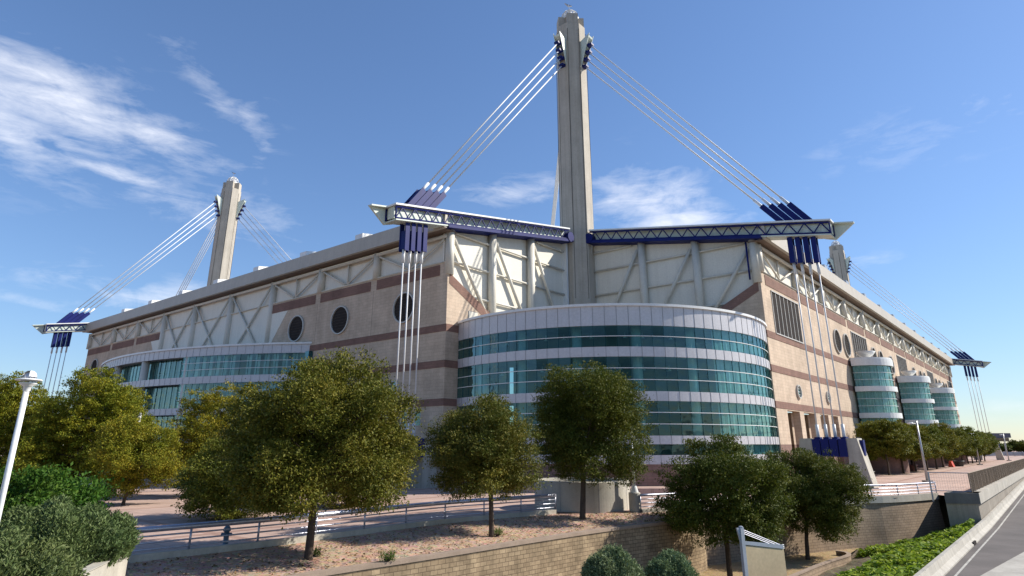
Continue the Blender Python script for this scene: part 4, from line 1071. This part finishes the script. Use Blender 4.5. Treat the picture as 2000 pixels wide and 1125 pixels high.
def tree(name, label, P, H, cw, chh, seed, nleaf, leaf, mat, group=None, lean=(0, 0), lobes=16, trunk_r=None, low=.0, flat=.5, sprig=.15, per=56, pit=0):
    """trunk, limbs and a crown made of lobes of leaf sprays; local origin at the trunk's foot"""
    rg = np.random.default_rng(seed); rnd = random.Random(seed)
    root = thing(name, label, 'tree', P, group)
    tr = trunk_r or H * .019
    cc = np.array([lean[0], lean[1], H - chh / 2])
    rx, rz = cw / 2 * 1.0, chh / 2
    # lobes
    L = []; tries = 0
    while len(L) < lobes and tries < 4000:
        tries += 1
        d = rg.normal(size=3); d /= np.linalg.norm(d)
        if d[2] < -.85: continue
        k = rg.uniform(.45, .86); r = rg.uniform(.20, .40) * (1.12 - .35 * max(0, k - .6))
        c = d * k
        if all(np.linalg.norm(c - q[0]) > .36 for q in L): L.append((c, r))
    L.append((np.array([0, 0, -.12]), .60))
    mb = MB(); base = Vector((0, 0, 0)); fork = Vector((lean[0] * .25 + rnd.uniform(-.05, .05), lean[1] * .25, max(.8, H - chh * (.80 - low))))
    mid = base.lerp(fork, .5) + Vector((rnd.uniform(-.06, .06), rnd.uniform(-.06, .06), 0))
    mb.tube([base - Z * .15, base + Z * .12, mid, fork], [tr * 1.45, tr * 1.12, tr * .95, tr * .88], 10)
    off = Vector(P)
    for i, (c, r) in enumerate(L):
        e = Vector((cc[0] + c[0] * rx, cc[1] + c[1] * rx, cc[2] + c[2] * rz))
        m1 = fork.lerp(e, .45) + Vector((rnd.uniform(-.2, .2), rnd.uniform(-.2, .2), .15 * rx * .4))
        k = tr * rnd.uniform(.35, .6); mb.tube([fork - Z * .05, m1, e], [k, k * .6, k * .22], 6, False)
        for s in range(2):
            q = Vector((rnd.uniform(-1, 1), rnd.uniform(-1, 1), rnd.uniform(-.3, 1))) * rx * r * .8
            mb.tube([m1.lerp(e, .6), m1.lerp(e, .8) + q * .6, e + q], [k * .3, k * .2, k * .08], 5, False)
    mb.v = [(x + off.x, y + off.y, z + off.z) for x, y, z in mb.v]
    mb.build('trunk', M['redwood'], root, True)
    if pit: MB().lathe(Vector(P), [(0, .02), (pit - .08, .012), (pit, .004)], 28).build('tree_pit', M['soil'], root)
    nleaf = int(nleaf * 1.75); leaf *= 1.12; ncl = max(60, nleaf // per)
    w = np.array([r ** 2 for c, r in L]); w[-1] *= .6; w /= w.sum()
    idx = rg.choice(len(L), ncl, p=w)
    dirs = unit(rg.normal(size=(ncl, 3)))
    cs = np.array([c for c, r in L]); rs = np.array([r for c, r in L])
    rad = rs[idx] * (rg.uniform(0, 1, ncl) ** .38) * np.where(rg.uniform(0, 1, ncl) < .06, rg.uniform(1.05, 1.35, ncl), 1.0)
    pc = cs[idx] + dirs * rad[:, None]
    nrm = np.linalg.norm(pc, axis=1, keepdims=True)
    pc = np.where(nrm > 1.14, pc / nrm * (1.14 - .14 * rg.uniform(0, 1, (ncl, 1))), pc)
    flo = -.97 + .25 * rg.uniform(0, 1, ncl)
    pc[:, 2] = np.where(pc[:, 2] < flo, flo + .1 * (pc[:, 2] - flo), pc[:, 2])
    out = unit(pc)
    pc = pc * np.array([rx, rx, rz]) + cc
    lo, hi = np.percentile(pc, 1.5, axis=0), np.percentile(pc, 98.5, axis=0)       # fill the outline it should have
    tgt_lo = cc - np.array([rx * .86, rx * .86, rz * .90]); tgt_hi = cc + np.array([rx * .86, rx * .86, rz * .92])
    pc = tgt_lo + (pc - lo) / (hi - lo) * (tgt_hi - tgt_lo)
    sz3 = rg.uniform(.7, 1.5, (ncl, 1)) * sprig * 1.35
    P3 = np.repeat(pc, per, 0) + rg.normal(size=(ncl * per, 3)) * np.repeat(sz3, per, 0) * np.array([1, 1, .55])
    o3 = np.repeat(out, per, 0)
    Adir = unit(o3 * .8 + rg.normal(size=P3.shape) * .75 + np.array([0, 0, .15]))
    Nn = unit(o3 * .45 + np.array([0, 0, .7]) + rg.normal(size=P3.shape) * .5)
    Bdir = unit(np.cross(Adir, Nn)); s = leaf * rg.uniform(.65, 1.3, (len(P3), 1))
    leaf_mesh('crown', P3, Adir * s * .5, Bdir * s * .24, mat, root)
    return root
OAK = [(.072, .088, .010), (.095, .110, .013), (.122, .132, .016), (.152, .152, .022), (.20, .18, .038)]
OAKD = [(.052, .070, .008), (.069, .087, .010), (.089, .105, .013), (.114, .123, .018), (.155, .150, .030)]
YEL = [(.125, .14, .012), (.165, .172, .014), (.21, .20, .017), (.255, .222, .02), (.30, .235, .028)]
GRN = [(.03, .075, .010), (.05, .12, .015), (.08, .165, .022), (.12, .20, .032)]
ROW = [(.08, .105, .011), (.115, .135, .014), (.155, .165, .019), (.20, .19, .03)]
M['oak'] = leafmat('oak_leaf', OAK); M['oakd'] = leafmat('dark_oak_leaf', OAKD); M['yel'] = leafmat('yellowing_leaf', YEL, .7)
M['oakb'] = leafmat('browning_oak_leaf', [(.085, .092, .012), (.115, .115, .016), (.15, .135, .021), (.19, .155, .03), (.235, .17, .042)], .7)
M['grn'] = leafmat('glossy_green_leaf', GRN, .5, .35); M['row'] = leafmat('row_tree_leaf', ROW)
def by_px(pxl, pxr, ytop, ybot, base, zg):
    """crown extents read from the photograph at the depth of the trunk's foot"""
    P = gz(*base, zg); a = at_depth(pxl, (ytop + ybot) / 2, P.y); b = at_depth(pxr, (ytop + ybot) / 2, P.y)
    top = at_depth((pxl + pxr) / 2, ytop, P.y).z; bot = at_depth((pxl + pxr) / 2, ybot, P.y).z
    return P, top - zg, b.x - a.x, top - bot, (a.x + b.x) / 2 - P.x
def px_tree(name, label, ext, mat, seed, nleaf, leaf, **kw):
    P, H, w, c, lx = by_px(*ext); return tree(name, label, P, H, w, c, seed, nleaf, leaf, mat, lean=(lx, 0), **kw)
G1 = 'live oaks in the gravel bed'
px_tree('oak_tree', 'large olive green oak with wide crown, nearest tree in the gravel bed', (446, 806, 702, 1000, (602, 1091), -.30), M['oak'], 11, 95000, .12, group=G1, lobes=26)
px_tree('oak_tree', 'smaller round oak with browning leaves in the middle of the gravel bed', (838, 1056, 782, 968, (960, 1046), -.35), M['oakb'], 12, 55000, .11, group=G1, lobes=20)
px_tree('oak_tree', 'tall dark green oak in front of the round concrete planter', (1042, 1264, 726, 938, (1138, 1012), -.2), M['oakd'], 13, 75000, .125, group=G1, lobes=22)
px_tree('oak_tree', 'loose tall oak behind the blank sign, rising from the low ground', (1290, 1532, 858, 1062, (1427, 1138), -3.9), M['oakd'], 14, 62000, .13, lobes=20, group='oaks on the low ground')
px_tree('oak_tree', 'dark oak inside the curved block kerb before the brown wall', (1494, 1682, 884, 1048, (1578, 1092), -3.88), M['oakd'], 15, 65000, .13, lobes=18, group='oaks on the low ground')
G2 = 'trees standing on the left plaza'
px_tree('plaza_tree', 'olive tree with low crown just behind the railing, left of the large oak', (352, 560, 850, 1005, (446, 1012), 0), M['oak'], 21, 40000, .13, pit=1.25, group=G2, lobes=16)
px_tree('plaza_tree', 'olive plaza tree half hidden by the right side of the large oak', (610, 800, 800, 985, (687, 988), 0), M['oak'], 22, 36000, .14, pit=1.25, group=G2, lobes=16)
px_tree('plaza_tree', 'bright yellow green tree rising behind the left shoulder of the large oak', (335, 500, 765, 950, (420, 970), 0), M['yel'], 23, 36000, .16, group=G2, lobes=16)
px_tree('plaza_tree', 'smaller yellow tree with thin trunk right of the low pale planter', (195, 352, 822, 965, (240, 987), 0), M['yel'], 24, 34000, .14, group=G2, lobes=14)
px_tree('plaza_tree', 'big broad yellow tree growing in the low pale planter behind the lamp post', (60, 290, 735, 965, (185, 962), .3), M['yel'], 25, 80000, .17, group=G2, lobes=20)
px_tree('plaza_tree', 'big yellow tree cut by the left edge of the picture', (-110, 130, 745, 965, (20, 965), 0), M['yel'], 26, 80000, .17, group=G2, lobes=20)
# tree row on the right plaza
rows = [(1737, 928), (1766, 925), (1790, 921.6), (1812, 919), (1830, 916), (1843, 913), (1868, 909), (1881, 908), (1891.6, 906), (1900, 905), (1908, 903), (1915.6, 902), (1924, 901)]
words = ['first', 'second', 'third', 'fourth', 'fifth', 'sixth', 'seventh', 'eighth', 'ninth', 'tenth', 'eleventh', 'twelfth', 'last']
protos = []
for i, (px, py) in enumerate(rows):
    lab = 'olive green tree in the plaza row along the sunlit facade, %s counting from the pier' % words[i]
    Pq = gz(px, py, 0)
    if i < 3:
        o = tree('plaza_tree', lab, Pq, 8.3 - .2 * i, 9.4 - .4 * i, 6.0, 40 + i, 30000, .22, M['row'], 'tree row along the sunlit facade', lobes=16, flat=.4, pit=1.2); protos.append(o)
    else:
        o = copy_tree(protos[i % 3], Pq, i * 2.1, (1, 1, 1)); o['label'] = lab; s_ = .94 + .12 * ((i * 37) % 10) / 10; o.scale = (s_, s_, s_)
# far trees at the right edge
far_px = [(1953, 866), (1968, 868), (1984, 863), (1998, 862), (2013, 866), (1940, 872), (2030, 860), (2050, 862)]
fp = []
fw_ = ['beyond the canopy post', 'right of the canopy', 'tallest at the right edge', 'cut by the right edge', 'just outside the right edge', 'left of the canopy post', 'outermost', 'last']
for i, (px, yt) in enumerate(far_px):
    q = at_depth(px, 880, 420 + 30 * (i % 3)); h = at_depth(px, yt, q.y).z; q = Vector((q.x, q.y, 0))
    lab = 'dark distant tree on the skyline, ' + fw_[i]
    if i < 2: o = tree('distant_tree', lab, q, h, 13, h * .9, 60 + i, 5000, .7, M['oakd'], 'dark far trees on the skyline', lobes=12, sprig=.4); fp.append((o, h))
    else:
        o = copy_tree(fp[i % 2][0], q, i * 1.7); o['label'] = lab; s_ = h / fp[i % 2][1]; o.scale = (1.1, 1.1, s_)
# shrubs
def rosemary(label, c, rx, ry, h, seed, n, mat, name='rosemary_shrub', ln=.42, wd=.02, group=None):
    """dome of upright needle sprigs"""
    rg = np.random.default_rng(seed); root = thing(name, label, 'shrub', c, group)
    nc = n // 14
    u = rg.uniform(0, 2 * np.pi, nc); r = np.sqrt(rg.uniform(0, 1, nc))
    lob = 1 + .10 * np.sin(3 * u + seed) + .07 * np.sin(7 * u + 2)
    x = np.cos(u) * r * rx * lob; y = np.sin(u) * r * ry * lob
    bump_ = .14 * np.sin(x * 2.3 + 1) * np.cos(y * 2.1) + .10 * np.sin(x * 5 + y * 4)
    z = h * np.sqrt(np.maximum(0, 1 - r ** 2.6)) * (.93 + bump_) - .12 * rg.uniform(0, 1, nc) ** 2 * h
    z = np.maximum(z, .05 + rg.uniform(0, .3, nc))
    b = np.stack([x, y, z], 1)
    d = unit(np.stack([x / rx * .55, y / ry * .55, np.full(nc, 1.15)], 1) + rg.normal(size=(nc, 3)) * .24)
    per = 14; k = np.tile(np.linspace(-.5, 1, per), nc)[:, None]
    D = np.repeat(d, per, 0); side = unit(np.cross(D, rg.normal(size=D.shape)))
    hgt = np.repeat(rg.uniform(.6, 1.25, nc), per)[:, None] * ln
    P3 = np.repeat(b, per, 0) + D * k * hgt + side * .03
    Ad = unit(D * .7 + side * .8); s = rg.uniform(.7, 1.3, (len(P3), 1))
    leaf_mesh('foliage', P3, Ad * .055 * s * (ln / .34), unit(np.cross(Ad, rg.normal(size=D.shape))) * wd * s, mat, root)
    mb = MB()
    rnd = random.Random(seed)
    for q in range(26):
        a = rnd.uniform(0, 6.28); rr_ = rnd.uniform(.2, .8); mb.tube([Vector(c), Vector(c) + Vector((math.cos(a) * rx * rr_ * .6, math.sin(a) * ry * rr_ * .6, h * .5)), Vector(c) + Vector((math.cos(a) * rx * rr_, math.sin(a) * ry * rr_, h * .8 * math.sqrt(1 - rr_ ** 2)))], [.03, .02, .008], 5, False)
    mb.build('stem', M['redwood'], root)
    return root
M['rose'] = leafmat('rosemary_needle', [(.070, .10, .032), (.10, .135, .045), (.14, .175, .066), (.19, .22, .10)], .35, .2)
sc = at_depth(84, 1040, 22.6); sc.z = .85
rosemary('wide rosemary shrub spilling over the concrete rim at the lower left', sc, 2.65, 1.9, 1.38, 5, 170000, M['rose'])
s2 = at_depth(-10, 1040, 18.5); s2.z = .6
rosemary('low dense bush in the lower left corner in front of the rosemary', s2, 2.0, 1.4, 1.15, 6, 60000, M['rose'], 'leafy_bush')
M['rose2'] = leafmat('grey_green_needle', [(.11, .15, .07), (.16, .205, .10), (.21, .255, .135), (.27, .30, .18)], .3, .2)
for k, (pl, pr, yt, lab) in enumerate(((1138, 1242, 1094, 'grey green shrub at the bottom edge before the shaded end of the block wall'), (1262, 1350, 1101, 'paler grey green shrub at the bottom edge beside the rounded wall end'))):
    q = at_depth((pl + pr) / 2, yt, 31 + 2.5 * k); w_ = at_depth(pr, yt, 31 + 2.5 * k).x - q.x; h_ = 1.15
    rosemary(lab, Vector((q.x, q.y, q.z - h_)), w_ * .98, w_ * .85, h_, 71 + k, 45000, M['rose2'], ln=.42, group='grey green shrubs at the bottom edge')
# glossy green tree-shrub behind the rosemary
gp = at_depth(122, 985, 25.5); gp.z = .4
tree('citrus_bush', 'glossy green citrus like bush with bent trunk behind the rosemary', gp, at_depth(100, 925, 25.5).z - .4, 3.2, 2.0, 81, 6000, .13, M['grn'], lobes=12, trunk_r=.07, lean=(-.3, 0))
gp2 = at_depth(20, 985, 23.5); gp2.z = .4
tree('citrus_bush', 'glossy green bush at the left edge under the lamp post', gp2, at_depth(20, 918, 23.5).z - .4, 3.2, 2.6, 82, 8000, .13, M['grn'], lobes=12, trunk_r=.06)
# ground cover on the slope: leaves by the thousand
rg = np.random.default_rng(9); n = 26000
ai = np.array([tuple(p) for p in a_]); bi = np.array([tuple(p) for p in b_])
uu_ = rg.uniform(0, 38.99, n); k0 = uu_.astype(int); fr = (uu_ - k0)[:, None]
pa = ai[k0] * (1 - fr) + ai[k0 + 1] * fr; pb = bi[k0] * (1 - fr) + bi[k0 + 1] * fr
s = rg.uniform(.02, .99, (n, 1)); P3 = pa * (1 - s) + pb * s
kee = ~((P3[:, 0] < gz(1640, 1090, -4.5).x) & (s[:, 0] < .45)); P3 = P3[kee]; n = len(P3)
mound = .22 + .18 * np.sin(P3[:, 0] * 1.7 + P3[:, 1]) * np.cos(P3[:, 1] * 1.3) + .12 * np.sin(P3[:, 0] * 4.1)
P3[:, 2] += np.maximum(.02, mound + rg.uniform(-.2, .22, n))
Ad = unit(np.concatenate([rg.normal(size=(n, 2)), rg.uniform(-.2, .5, (n, 1))], 1)); Nn = unit(np.array([0, 0, 1.0]) + rg.normal(size=(n, 3)) * .45)
sz = rg.uniform(.7, 1.3, (n, 1)) * .17
M['cover'] = leafmat('ground_cover_leaf', [(.10, .16, .014), (.17, .26, .02), (.26, .35, .028), (.36, .42, .05)], .6, .35)
structure(leaf_mesh('ground_cover', P3, Ad * sz, unit(np.cross(Ad, Nn)) * sz * .55, M['cover'], None), 'bright green leafy ground cover between brown wall and road barrier', 'stuff')
# weeds at the trunks in the gravel
for k, (px, py, lab) in enumerate(((612, 1090, 'tuft of weeds at the foot of the large oak'), (972, 1047, 'tuft of weeds at the foot of the browning oak'), (757, 1097, 'small green weed patch near the edge of the gravel bed'))):
    q = gz(px, py, -.4); rosemary(lab, q - Z * .03, .32, .25, .22, 90 + k, 900, M['grn'], 'weed_tuft', .2, .012, 'weed tufts in the gravel bed')

# fallen leaves on the gravel bed
rg = np.random.default_rng(17); n = 9000
A_ = np.array([tuple(p) for p in rl]); B_ = np.array([tuple(p) for p in wl])
uu_ = rg.uniform(20, 88.9, n); k0 = uu_.astype(int); fr = (uu_ - k0)[:, None]; s = rg.uniform(.06, .95, (n, 1))
P3 = (A_[k0] * (1 - fr) + A_[k0 + 1] * fr) * (1 - s) + (B_[k0] * (1 - fr) + B_[k0 + 1] * fr) * s
P3[:, 2] += .03 + rg.uniform(0, .03, n)
Ad = unit(np.concatenate([rg.normal(size=(n, 2)), rg.uniform(-.3, .3, (n, 1))], 1)); Nn = unit(np.array([0, 0, 1.0]) + rg.normal(size=(n, 3)) * .4)
M['litter'] = leafmat('dry_leaf', [(.10, .06, .03), (.20, .12, .06), (.34, .22, .12), (.48, .36, .24)], .3, .1)
sz = rg.uniform(.5, 1.4, (n, 1)) * .06
structure(leaf_mesh('leaf_litter', P3, Ad * sz, unit(np.cross(Ad, Nn)) * sz * .6, M['litter'], None), 'dry leaves scattered over the gravel bed', 'stuff')
